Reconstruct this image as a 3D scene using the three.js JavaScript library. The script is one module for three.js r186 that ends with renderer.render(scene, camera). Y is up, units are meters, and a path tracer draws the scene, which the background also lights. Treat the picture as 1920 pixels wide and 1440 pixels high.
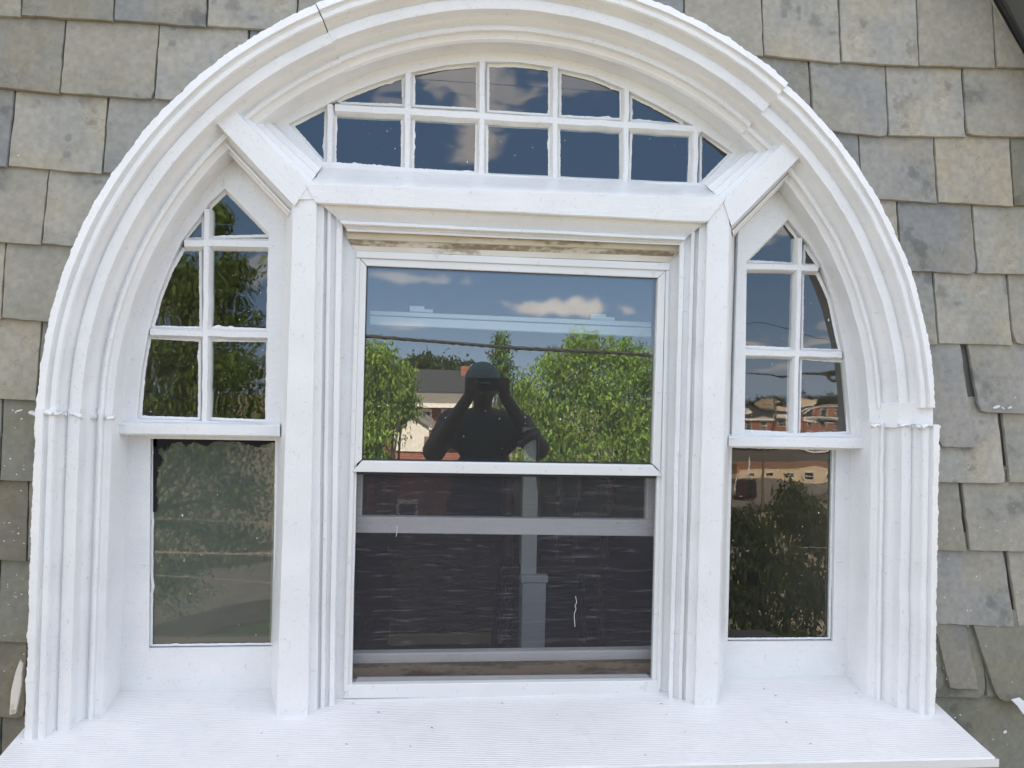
import * as THREE from 'three';
import { mergeGeometries, toCreasedNormals, mergeVertices } from 'three/addons/utils/BufferGeometryUtils.js';
import { MarchingCubes } from 'three/addons/objects/MarchingCubes.js';
import { RoundedBoxGeometry } from 'three/addons/geometries/RoundedBoxGeometry.js';

// ------------------------------------------------------------------ camera
const H0 = 16.0;                       // height of the arch's springing line above the street
const F = 1442, W0 = 1920, HH0 = 1440;
const scene = new THREE.Scene();
const camera = new THREE.PerspectiveCamera(2 * Math.atan(720 / F) * 180 / Math.PI, 4 / 3, 0.05, 2500);
camera.rotation.order = 'YXZ';
camera.rotation.set(0.0042, -0.1113, 0.022);
camera.position.set(-0.2389, H0 + 0.0909, 2.15);
camera.updateMatrixWorld(true);

// a pixel of the photograph gives a direction; the plane it lies on gives the point
const CAM = camera.position.clone();
function dirOf(px, py) {
  return new THREE.Vector3((px - 960) / F, -(py - 720) / F, -1).applyQuaternion(camera.quaternion);
}
function P(px, py, z) { const d = dirOf(px, py), t = (z - CAM.z) / d.z; return CAM.clone().addScaledVector(d, t); }
// what a pane in the plane z = zg mirrors at distance z in front of the house
function MR(px, py, z, zg = 0) { const p = P(px, py, 2 * zg - z); p.z = z; return p; }

// ------------------------------------------------------------------ random and noise
function rng(seed) { let s = seed >>> 0; return () => { s = (s + 0x6D2B79F5) >>> 0; let t = s; t = Math.imul(t ^ (t >>> 15), t | 1); t ^= t + Math.imul(t ^ (t >>> 7), t | 61); return ((t ^ (t >>> 14)) >>> 0) / 4294967296; }; }
function hash(x, y, z = 0) { let h = Math.imul(x | 0, 374761393) ^ Math.imul(y | 0, 668265263) ^ Math.imul(z | 0, 2147483647 ^ 0x5bd1e995); h = Math.imul(h ^ (h >>> 13), 1274126177); return ((h ^ (h >>> 16)) >>> 0) / 4294967296; }
const sm = t => t * t * (3 - 2 * t);
function vn(x, y, per = 0, seed = 0) {
  const xi = Math.floor(x), yi = Math.floor(y), fx = sm(x - xi), fy = sm(y - yi);
  const w = per ? (a => ((a % per) + per) % per) : (a => a);
  const a = hash(w(xi), w(yi), seed), b = hash(w(xi + 1), w(yi), seed), c = hash(w(xi), w(yi + 1), seed), d = hash(w(xi + 1), w(yi + 1), seed);
  return a + (b - a) * fx + (c - a) * fy + (a - b - c + d) * fx * fy;
}
function fbm(x, y, oct = 4, per = 0, seed = 0) { let s = 0, a = 0.5, n = 0; for (let i = 0; i < oct; i++) { s += a * vn(x, y, per, seed + i * 17); n += a; a *= 0.5; x *= 2; y *= 2; per *= 2; } return s / n; }
function noise3(x, y, z) {
  const xi = Math.floor(x), yi = Math.floor(y), zi = Math.floor(z), fx = sm(x - xi), fy = sm(y - yi), fz = sm(z - zi);
  const l = (a, b, t) => a + (b - a) * t;
  const g = k => l(l(hash(xi, yi, zi + k), hash(xi + 1, yi, zi + k), fx), l(hash(xi, yi + 1, zi + k), hash(xi + 1, yi + 1, zi + k), fx), fy);
  return l(g(0), g(1), fz);
}
const ss = (a, b, x) => { const t = Math.min(1, Math.max(0, (x - a) / (b - a))); return t * t * (3 - 2 * t); };

// ------------------------------------------------------------------ sky, sun, exposure
const renderer = new THREE.WebGLRenderer({ antialias: true });
renderer.toneMapping = THREE.LinearToneMapping;
renderer.toneMappingExposure = 4.55;
renderer.shadowMap.enabled = true;

const SUN = new THREE.Vector3(-0.25, 0.66, -0.71).normalize();
{
  // fair-weather cumulus: [direction, half width, half height (radians), density]
  const clouds = [];
  const seen = (px, py, hw, hh, den, zg = 0) => { const d = dirOf(px, py); d.z *= -1; d.normalize(); clouds.push([Math.atan2(d.z, d.x), Math.asin(d.y), hw / F, hh / F, den]); };
  seen(1055, 578, 125, 26, 1); seen(770, 522, 95, 18, 0.55); seen(760, 612, 60, 8, 0.4);
  seen(850, 168, 95, 60, 0.8, -.06); seen(890, 255, 60, 60, 0.9, -.06); seen(950, 190, 70, 30, 0.7, -.06); seen(1090, 160, 70, 35, 0.55, -.06); seen(735, 180, 40, 30, 0.45);
  seen(1455, 440, 60, 24, 0.8, -.06); seen(1405, 645, 42, 16, 0.9, -.06); seen(1535, 636, 50, 10, 0.7, -.06); seen(1445, 688, 60, 10, 0.7, -.06); seen(1560, 600, 20, 10, .5);
  seen(1180, 665, 80, 8, 0.4); seen(470, 500, 60, 30, 0.6);
  const r = rng(41);
  for (let i = 0; i < 330; i++) { const e = 0.03 + Math.pow(r(), 1.25) * 1.45; clouds.push([(r() * 2 - 1) * Math.PI, e, 0.07 + r() * 0.16, 0.022 + r() * 0.05 + e * 0.05, 0.5 + r() * 0.5]); }
  // the random ones keep clear of the patch of sky that the glass mirrors
  const d0 = dirOf(960, 500); d0.z *= -1; const az0 = Math.atan2(d0.z, d0.x);
  const keep = clouds.filter((c, i) => i < 15 || Math.abs(c[0] - az0) > 0.60 || c[1] > 0.56);
  const w = 2048, h = 1024, a = new Float32Array(w * h * 4);
  for (let y = 0; y < h; y++) {
    const el = ((y + 0.5) / h - 0.5) * Math.PI, e = Math.max(0, el), s = Math.sin(e);
    const k = Math.exp(-s * 3.4), k2 = Math.exp(-s * 14);
    const base = [0.066 + 0.120 * k + 0.15 * k2, 0.133 + 0.166 * k + 0.11 * k2, 0.272 + 0.172 * k + 0.05 * k2];
    const near = el > 0 ? keep.filter(q => Math.abs(el - q[1]) < 2.3 * q[3]) : [];
    for (let x = 0; x < w; x++) {
      const az = ((x + 0.5) / w - 0.5) * 2 * Math.PI, i = (y * w + x) * 4;
      const sx = Math.cos(az) * Math.cos(el), sy = Math.sin(el), sz = Math.sin(az) * Math.cos(el);
      const cs = sx * SUN.x + sy * SUN.y + sz * SUN.z, glow = 0.20 * Math.pow(Math.max(0, cs), 10) + 0.05 * Math.max(0, cs);
      let c = 0;
      for (const q of near) {
        let da = az - q[0]; if (da > Math.PI) da -= 2 * Math.PI; if (da < -Math.PI) da += 2 * Math.PI;
        const u = da * Math.cos(q[1]) / q[2]; let v = (el - q[1]) / q[3];
        if (Math.abs(u) > 1.6 || Math.abs(v) > 2.2) continue;
        if (v < 0) v *= 1.5;
        const n = fbm(az * 34 + q[0] * 9, el * 60, 5, 0, 7);
        c = Math.max(c, q[4] * ss(0.0, 0.42, 1.0 - Math.sqrt(u * u + v * v) + (n - 0.52) * 1.55));
      }
      const lit = 0.60 + 0.14 * fbm(az * 50, el * 90, 3, 0, 3);
      const cl = [lit * 0.92, lit * 0.86, lit * 0.83];
      for (let j = 0; j < 3; j++) a[i + j] = (base[j] + glow) * (1 - c) + cl[j] * c;
      a[i + 3] = 1;
    }
  }
  const t = new THREE.DataTexture(a, w, h, THREE.RGBAFormat, THREE.FloatType);
  t.mapping = THREE.EquirectangularReflectionMapping; t.magFilter = THREE.LinearFilter; t.minFilter = THREE.LinearFilter; t.wrapS = THREE.RepeatWrapping; t.needsUpdate = true;
  scene.background = t; scene.environment = t;
}
const sun = new THREE.DirectionalLight(0xffecd2, 5.0);
sun.position.copy(SUN).multiplyScalar(120).add(new THREE.Vector3(0, 5, 25));
sun.target.position.set(0, 5, 25); scene.add(sun); scene.add(sun.target);
sun.castShadow = true; sun.shadow.mapSize.set(4096, 4096); sun.shadow.radius = 1; sun.shadow.bias = -0.0005;
Object.assign(sun.shadow.camera, { left: -70, right: 70, top: 70, bottom: -70, near: 1, far: 300 });

// ------------------------------------------------------------------ textures
function dataTex(n, fn, srgb = true, m = n) {
  const a = new Uint8Array(n * m * 4);
  for (let y = 0; y < m; y++) for (let x = 0; x < n; x++) { const c = fn(x / n, y / m), i = (y * n + x) * 4; for (let j = 0; j < 3; j++) a[i + j] = Math.max(0, Math.min(255, c[j] * 255)); a[i + 3] = c.length > 3 ? c[3] * 255 : 255; }
  const t = new THREE.DataTexture(a, n, m, THREE.RGBAFormat); t.wrapS = t.wrapT = THREE.RepeatWrapping; t.magFilter = THREE.LinearFilter; t.minFilter = THREE.LinearMipmapLinearFilter; t.generateMipmaps = true;
  if (srgb) t.colorSpace = THREE.SRGBColorSpace; t.needsUpdate = true; return t;
}
const rep = (t, x, y = x) => { const c = t.clone(); c.repeat.set(x, y); c.needsUpdate = true; return c; };
const g1 = v => [v, v, v];
// brushed, lumpy house paint, one tile = 0.5 m
const lumps = (() => { const r = rng(5), l = []; for (let i = 0; i < 210; i++) l.push([r(), r(), 0.002 + r() * r() * 0.006, (0.25 + r() * 0.6), 1 + r() * 2.2]); return l; })();
const paintBump = (() => {
  const n = 1024, f = new Float32Array(n * n);
  for (let y = 0; y < n; y++) for (let x = 0; x < n; x++) { const u = x / n, v = y / n; f[y * n + x] = 0.42 + 0.16 * (fbm(u * 6, v * 90, 3, 6, 2) - 0.5) * 1 + 0.34 * (fbm(u * 9, v * 9, 4, 9, 4) - 0.5) + 0.10 * (fbm(u * 120, v * 120, 2, 120, 6) - 0.5); }
  for (const [cx, cy, rad, hgt, asp] of lumps) { const R = Math.ceil(rad * n * asp) + 1; for (let dy = -R; dy <= R; dy++) for (let dx = -R; dx <= R; dx++) { const d = Math.hypot(dx / asp, dy) / (rad * n); if (d < 1) { const xx = ((Math.round(cx * n) + dx) % n + n) % n, yy = ((Math.round(cy * n) + dy) % n + n) % n; f[yy * n + xx] += hgt * 0.5 * (1 - d * d) ** 2; } } }
  return dataTex(n, (u, v) => g1(f[Math.round(v * n) * n + Math.round(u * n)]), false);
})();
const paintTone = dataTex(512, (u, v) => { const a = fbm(u * 5, v * 5, 4, 5, 9), b = fbm(u * 60, v * 60, 2, 60, 11); const s = b > 0.83 ? -0.05 : 0; const k = 0.955 + 0.05 * (a - 0.5) + s; return [k * 0.997, k, k * 0.996]; });
const dirtyTone = dataTex(512, (u, v) => { const a = fbm(u * 4, v * 18, 4, 4, 19), b = fbm(u * 30, v * 60, 3, 30, 21); const d = ss(0.45, 0.75, a * 0.7 + b * 0.4); const k = 0.9 - 0.30 * d; return [k, k * (0.97 - 0.05 * d), k * (0.90 - 0.14 * d)]; });
const boardTone = dataTex(512, (u, v) => { const a = fbm(u * 5, v * 26, 4, 5, 24), b = fbm(u * 40, v * 60, 3, 40, 25), c = fbm(u * 3, v * 3, 3, 3, 27); const d = ss(0.60, 0.78, a * 0.75 + b * 0.3), e = ss(.45, .7, c); const k = 0.93 - 0.22 * d - .05 * e; return [k, k * (0.985 - 0.03 * d - .01 * e), k * (0.955 - 0.10 * d - .04 * e)]; });
const grainBump = dataTex(1024, (u, v) => { const y = v * 70 + 1.6 * fbm(u * 5, v * 8, 3, 5, 31); return g1(0.5 + 0.3 * (fbm(u * 7, y, 2, 0, 33) - 0.5) + 0.28 * Math.sin(y * 6.283 * 1.0) * (0.35 + 0.65 * fbm(u * 9, v * 20, 2, 9, 35)) + (fbm(u * 60, v * 60, 2, 60, 37) > 0.86 ? -0.25 : 0)); }, false);
const sillTone = dataTex(1024, (u, v) => { const y = v * 70 + 1.6 * fbm(u * 5, v * 8, 3, 5, 31); const g = Math.max(0, Math.sin(y * 6.283 + 2.4) - 0.62) * (fbm(u * 8, v * 24, 3, 8, 38) > 0.5 ? 1 : 0.25); const a = fbm(u * 6, v * 6, 4, 6, 39), p = fbm(u * 18, v * 14, 4, 18, 43); const k = 0.955 + 0.03 * (a - 0.5) - 0.09 * g - 0.012 * ss(.62, .74, p); return [k, k, k * 1.002]; });
const waveBump = dataTex(512, (u, v) => g1(fbm(u * 4, v * 7, 2, 4, 51)), false);
const waveFine = dataTex(512, (u, v) => g1(fbm(u * 9, v * 16, 3, 9, 53)), false);

// ------------------------------------------------------------------ materials
const std = o => new THREE.MeshStandardMaterial({ side: THREE.DoubleSide, ...o });
const lin = (r, g, b) => new THREE.Color().setRGB(r, g, b);
const M = {};
M.paint = std({ color: lin(0.83, 0.835, 0.835), roughness: 0.30, map: rep(paintTone, 2), bumpMap: rep(paintBump, 2), bumpScale: 0.0036 });
M.putty = std({ color: lin(0.82, 0.825, 0.82), roughness: 0.42, map: rep(paintTone, 3), bumpMap: rep(paintBump, 5), bumpScale: 0.002 });
M.sill = std({ color: lin(0.83, 0.825, 0.81), roughness: 0.5, map: rep(sillTone, 2), bumpMap: rep(grainBump, 2), bumpScale: 0.0023 });
M.sillEdge = std({ color: lin(0.80, 0.78, 0.73), roughness: 0.5, map: rep(paintTone, 2), bumpMap: rep(paintBump, 2), bumpScale: 0.001 });
M.stained = std({ color: lin(0.80, 0.78, 0.73), roughness: 0.6, map: rep(boardTone, 1.3), bumpMap: rep(paintBump, 2), bumpScale: 0.0015 });
M.grime = std({ color: lin(0.74, 0.71, 0.66), roughness: 0.8, map: rep(dirtyTone, 2.2), bumpMap: rep(paintBump, 3), bumpScale: 0.002 });
M.vinyl = std({ color: lin(0.78, 0.78, 0.77), roughness: 0.3, map: rep(paintTone, 1) });
M.aluGrey = std({ color: lin(0.70, 0.69, 0.69), roughness: 0.45, map: rep(paintTone, 1.4) });
M.gasket = std({ color: lin(0.03, 0.03, 0.035), roughness: 0.7 });
M.woodSill = std({ color: lin(0.30, 0.235, 0.17), roughness: 0.8, map: rep(dirtyTone, 2) });
const glass = o => new THREE.MeshPhysicalMaterial({ color: 0xffffff, roughness: 0, transmission: 1, thickness: 0, side: THREE.DoubleSide, ...o });
M.igu = glass({ ior: 2.0, color: lin(0.93, 0.96, 0.95), bumpMap: rep(waveBump, 0.9), bumpScale: 0.00012 });
M.dustyIgu = glass({ ior: 2.0, color: lin(0.80, 0.83, 0.82), transmission: 0.972, bumpMap: rep(waveBump, 0.9), bumpScale: 0.00012 });
M.innerGlass = glass({ ior: 1.36, color: lin(.85, .89, .87) });
M.oldGlass = glass({ ior: 1.9, color: lin(0.90, 0.95, 0.93), bumpMap: rep(waveBump, 2.3), bumpScale: 0.0004 });
M.hazyGlass = new THREE.MeshPhysicalMaterial({ color: lin(.44, .51, .46), roughness: 0.02, transmission: .845, thickness: 0, ior: 1.75, side: THREE.DoubleSide, bumpMap: rep(waveBump, 1.3), bumpScale: 0.0003 });
M.lowGlass = glass({ ior: 1.85, color: lin(0.90, 0.95, 0.93), bumpMap: rep(waveBump, 1.6), bumpScale: 0.0003 });

// ------------------------------------------------------------------ helpers for things and parts
const taken = {};
function numbered(n) { if (taken[n] === undefined) { taken[n] = 0; return n; } taken[n]++; return n + '_' + String(taken[n]).padStart(3, '0'); }
function thing(name, label, category, at, group) {
  const o = new THREE.Group(); o.name = numbered(name); scene.add(o); o.position.copy(at || new THREE.Vector3());
  o.userData = { label, category }; if (group) o.userData.group = group; return o;
}
function structure(name, geo, mat) { const o = new THREE.Mesh(geo, mat); o.name = name; o.userData.kind = 'structure'; o.castShadow = o.receiveShadow = true; scene.add(o); return o; }
// geometry is written in world coordinates; a part moves it to its owner's own axes
function worldOf(o) { const v = new THREE.Vector3(); while (o && o !== scene) { v.add(o.position); o = o.parent; } return v; }
function part(name, geo, mat, parent, label) {
  const w = worldOf(parent); geo.translate(-w.x, -w.y, -w.z);
  geo.computeBoundingBox(); const c = geo.boundingBox.getCenter(new THREE.Vector3()); geo.translate(-c.x, -c.y, -c.z);
  const o = new THREE.Mesh(geo, mat); o.name = name; o.position.copy(c); o.castShadow = o.receiveShadow = true; parent.add(o); if (label) o.userData.label = label; return o;
}
function node(name, parent, label) { const o = new THREE.Group(); o.name = name; parent.add(o); if (label) o.userData.label = label; return o; }
function nonIndexed(g) { return g.index ? g.toNonIndexed() : g; }
function merge(list) { return mergeGeometries(list.map(g => { g = nonIndexed(g); for (const k of Object.keys(g.attributes)) if (!['position', 'normal', 'uv'].includes(k)) g.deleteAttribute(k); if (!g.attributes.uv) g.setAttribute('uv', new THREE.BufferAttribute(new Float32Array(g.attributes.position.count * 2), 2)); if (!g.attributes.normal) g.computeVertexNormals(); return g; })); }

// skin through sections (arrays of points); u runs along the member, v across it, both in metres
function loft(sections, { crease = 0.45, caps = true, wob = 0.0006, toward = new THREE.Vector3(0, 0, 1) } = {}) {
  const n = sections.length, m = sections[0].length, pos = [], uv = [], idx = []; let u = 0;
  const mid = Math.floor(m / 2);
  for (let i = 0; i < n; i++) {
    if (i) u += sections[i][mid].distanceTo(sections[i - 1][mid]); let v = 0;
    for (let j = 0; j < m; j++) {
      const p = sections[i][j]; if (j) v += p.distanceTo(sections[i][j - 1]);
      const w = wob * 2 * (noise3(p.x * 9 + 40, p.y * 9 + 40, p.z * 20 + 40) - 0.5) + wob * (noise3(p.x * 31 + 80, p.y * 31, p.z * 50) - 0.5);
      pos.push(p.x + w, p.y + w * 0.7, p.z + w * 1.4); uv.push(u, v);
    }
  }
  const a = new THREE.Vector3(), b = new THREE.Vector3(), c = new THREE.Vector3(); let s = 0;
  for (let i = 0; i + 1 < n; i++) for (let j = 0; j + 1 < m; j++) { const q = i * m + j; idx.push(q, q + m, q + 1, q + 1, q + m, q + m + 1); a.fromArray(pos, q * 3); b.fromArray(pos, (q + m) * 3); c.fromArray(pos, (q + 1) * 3); s += b.sub(a).cross(c.sub(a)).dot(toward); }
  if (caps) for (const [i, fl] of [[0, 1], [n - 1, -1]]) { // fan across the ends
    for (let j = 1; j + 1 < m; j++) { const q = i * m; fl * s > 0 ? idx.push(q, q + j, q + j + 1) : idx.push(q, q + j + 1, q + j); }
  }
  if (s < 0) for (let k = 0; k < idx.length; k += 3) { const t = idx[k]; idx[k] = idx[k + 1]; idx[k + 1] = t; }
  const g = new THREE.BufferGeometry(); g.setAttribute('position', new THREE.Float32BufferAttribute(pos, 3)); g.setAttribute('uv', new THREE.Float32BufferAttribute(uv, 2)); g.setIndex(idx);
  return toCreasedNormals(g, crease);
}
// straight member between two measured ends: lists of [px, py, z]
function member(A, B, steps = 24, opt = {}) {
  const a = A.map(q => P(...q)), b = B.map(q => P(...q)), sec = [];
  for (let i = 0; i <= steps; i++) sec.push(a.map((p, j) => p.clone().lerp(b[j], i / steps)));
  return loft(sec, opt);
}
// plate: an outline in the wall plane, with thickness, rounded front edge, holes
function plate(pts, z0, z1, holes = [], bevel = 0.002) {
  const s = new THREE.Shape(pts.map(p => new THREE.Vector2(p.x, p.y)));
  for (const h of holes) s.holes.push(new THREE.Path(h.map(p => new THREE.Vector2(p.x, p.y))));
  const g = new THREE.ExtrudeGeometry(s, { depth: Math.max(0.001, z1 - z0 - 2 * bevel), bevelEnabled: bevel > 0, bevelThickness: bevel, bevelSize: bevel, bevelOffset: -bevel, bevelSegments: 2, curveSegments: 6 });
  g.translate(0, 0, z0 + bevel); return g;
}
const pix = (list, z) => list.map(([x, y]) => P(x, y, z));
function grow(poly, d) { // offset an outline outward (d > 0)
  const n = poly.length, out = []; let area = 0; for (let i = 0; i < n; i++) { const a = poly[i], b = poly[(i + 1) % n]; area += a.x * b.y - b.x * a.y; }
  const sgn = area > 0 ? 1 : -1;
  for (let i = 0; i < n; i++) {
    const a = poly[(i + n - 1) % n], b = poly[i], c = poly[(i + 1) % n];
    const e1 = new THREE.Vector2(b.x - a.x, b.y - a.y).normalize(), e2 = new THREE.Vector2(c.x - b.x, c.y - b.y).normalize();
    const n1 = new THREE.Vector2(e1.y, -e1.x).multiplyScalar(sgn), n2 = new THREE.Vector2(e2.y, -e2.x).multiplyScalar(sgn), k = n1.clone().add(n2), l = Math.max(0.35, k.lengthSq() / 2);
    out.push(new THREE.Vector3(b.x + k.x / 2 / l * d * 1, b.y + k.y / 2 / l * d, b.z));
  }
  return out;
}
function resample(poly, step) { const out = []; for (let i = 0; i < poly.length; i++) { const a = poly[i], b = poly[(i + 1) % poly.length], k = Math.max(1, Math.round(a.distanceTo(b) / step)); for (let j = 0; j < k; j++) out.push(a.clone().lerp(b, j / k)); } return out; }
// putty and brushed-over paint round a pane: a wedge with a ragged inner edge
let puttySeed = 1;
function putty(poly, zg, { out = 0.019, rise = 0.008, rag = 0.005, lap = 0.0 } = {}) {
  const seed = puttySeed++ * 13.7, dense = resample(poly, 0.003), o = grow(dense, out), mid = grow(dense, -0.001), pos = [], idx = [], uv = []; let u = 0;
  const inn = grow(dense, -1);
  for (let i = 0; i < dense.length; i++) {
    const d = dense[i]; if (i) u += d.distanceTo(dense[i - 1]);
    const nx = inn[i].clone().sub(d).normalize();
    const r = fbm(d.x * 60 + seed, d.y * 60, 4), q = vn(d.x * 330 + seed, d.y * 330);
    const big = Math.max(0, fbm(d.x * 17 + seed * 3, d.y * 17, 2) - .62) * 5;   // the odd smear
    const e = lap + rag * (0.1 + 1.1 * Math.max(0, r - 0.45) * 2 * (.35 + big) + 0.35 * (q - 0.4));
    const inner = d.clone().addScaledVector(nx, e), m2 = d.clone().addScaledVector(nx, e - 0.0035 - 0.002 * q);
    pos.push(o[i].x, o[i].y, zg - 0.004, o[i].x, o[i].y, zg + rise, m2.x, m2.y, zg + 0.0042, inner.x, inner.y, zg + 0.0012); uv.push(u, -.012, u, 0, u, 0.012, u, 0.016);
  }
  const n = dense.length;
  for (let i = 0; i < n; i++) { const a = i * 4, b = ((i + 1) % n) * 4; for (let k = 0; k < 3; k++) idx.push(a + k, b + k, a + k + 1, b + k, b + k + 1, a + k + 1); }
  const g = new THREE.BufferGeometry(); g.setAttribute('position', new THREE.Float32BufferAttribute(pos, 3)); g.setAttribute('uv', new THREE.Float32BufferAttribute(uv, 2)); g.setIndex(idx); g.computeVertexNormals();
  const nz = g.attributes.normal; let sz = 0; for (let i = 0; i < nz.count; i++) sz += nz.getZ(i); if (sz < 0) { for (let k = 0; k < idx.length; k += 3) { const t = idx[k]; idx[k] = idx[k + 1]; idx[k + 1] = t; } g.setIndex(idx); g.computeVertexNormals(); }
  return g.toNonIndexed();
}
function paneGeo(poly, z, tx = 0, ty = 0) {
  const s = new THREE.ShapeGeometry(new THREE.Shape(poly.map(p => new THREE.Vector2(p.x, p.y)))); s.computeBoundingBox(); const c = s.boundingBox.getCenter(new THREE.Vector3());
  const p = s.attributes.position; for (let i = 0; i < p.count; i++) p.setZ(i, z + (p.getX(i) - c.x) * tx + (p.getY(i) - c.y) * ty);
  s.computeVertexNormals(); return s;
}
// muntin: a thin bar with a narrow nose, broad at the glass
function muntin(p, q, zg, w0 = 0.0125, w1 = 0.0065, h = 0.021) {
  const t = q.clone().sub(p).setZ(0), len = t.length(); t.normalize(); const s = new THREE.Vector3(-t.y, t.x, 0), sec = [], n = Math.max(6, Math.round(len / 0.02));
  for (let i = 0; i <= n; i++) {
    const c = p.clone().lerp(q, i / n), j = (fbm(c.x * 22 + p.x * 50, c.y * 22 + p.y * 31, 2) - 0.5) * 0.004;
    sec.push([[-w0, -.012], [-w0, .004], [-w1 - .002, h - .004], [-w1, h], [w1, h], [w1 + .002, h - .004], [w0, .004], [w0, -.012]].map(([a, z]) => new THREE.Vector3(c.x + s.x * (a + j), c.y + s.y * (a + j), zg + z)));
  }
  return loft(sec, { crease: 0.5, wob: 0.0007 });
}
// ================================================================== THE HOUSE WALL AND ITS SLATES
const house = thing('slate_house', 'grey slate-clad gable house wall around the white arched window', 'house', new THREE.Vector3(0, 0, 0));
const V2 = (x, y) => new THREE.Vector3(x, y, 0);
const ZS = 0.055;                       // plane the slates lie on
const RAKE = 1.62, RQ = P(1909, 0, 0.10), PEAK = RQ.y + RAKE * RQ.x;   // underside of the roof: its right slope just enters the picture
const roofX = y => (PEAK - y) / RAKE;
{
  // wall with the arched opening
  const hole = []; for (let i = 0; i <= 48; i++) { const a = Math.PI * i / 48; hole.push(V2(1.10 * Math.cos(a), H0 + 1.10 * Math.sin(a))); }
  hole.push(V2(-1.10, H0 - 0.79), V2(1.10, H0 - 0.79));
  const wallMat = std({ color: lin(0.16, 0.155, 0.145), roughness: 0.9 });
  part('wall', plate([V2(-2.55, 0), V2(2.55, 0), V2(2.55, PEAK - RAKE * 2.55 - .03), V2(0, PEAK - .03), V2(-2.55, PEAK - RAKE * 2.55 - .03)], -0.13, ZS - 0.012, [hole], 0), wallMat, house);
  for (const s of [-1, 1]) part('side_wall', new THREE.BoxGeometry(0.25, H0 - 0.95, 9).translate(s * 2.42, (H0 - 0.95) / 2, -4.64), wallMat, house);
  part('rear_wall', new THREE.BoxGeometry(4.58, H0 - 0.8, 0.25).translate(0, (H0 - 0.8) / 2, -9.0), wallMat, house);
}
// slate materials: warm grey, blue grey, lichen-beige; each tone has bloom, stains and flakes
const slateMats = [];
for (let k = 0; k < 10; k++) {
  const base = [[0.646, 0.635, 0.589], [0.594, 0.59, 0.562], [0.643, 0.626, 0.572], [0.569, 0.565, 0.541], [0.612, 0.599, 0.546], [0.56, 0.554, 0.516], [0.662, 0.648, 0.602], [0.538, 0.523, 0.478], [0.504, 0.5, 0.442], [0.5, 0.473, 0.404]][k];
  const map = dataTex(256, (u, v) => {
    const a = fbm(u * 2, v * 2, 3, 2, 100 + k * 7), b = fbm(u * 3, v * 3, 4, 3, 103 + k * 7), c = fbm(u * 24, v * 24, 3, 24, 105 + k), e = fbm(u * 7, v * 7, 4, 7, 109 + k * 3);
    const blue = ss(.35, .75, a), tan = ss(.40, .75, b), edge = Math.abs(e - 0.60) < 0.006 && b > .52 ? 0.88 : 1, dk = 1 - 0.16 * ss(.62, .78, e) * ss(.40, .65, a);
    const f = (0.94 + 0.16 * (c - 0.5)) * edge * dk;
    return [base[0] * f * (1 - 0.085 * blue + 0.02 * tan), base[1] * f * (1 - 0.06 * blue + 0.003 * tan), base[2] * f * (1 - 0.03 * blue - 0.045 * tan)];
  });
  const bump = dataTex(256, (u, v) => { const e = fbm(u * 7, v * 7, 4, 7, 109 + k * 3); return g1(0.4 + 0.25 * (fbm(u * 5, v * 5, 5, 5, 111 + k) - 0.5) + (e > 0.60 && fbm(u * 3, v * 3, 4, 3, 103 + k * 7) > .52 ? 0.10 : 0) + 0.12 * (fbm(u * 50, v * 50, 2, 50, 113) - .5)); }, false);
  slateMats.push(std({ map: rep(map, 3.3), bumpMap: rep(bump, 3.3), bumpScale: 0.0035, roughness: 0.75 }));
}
let slateN = 0; const slateRand = rng(77);
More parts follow.
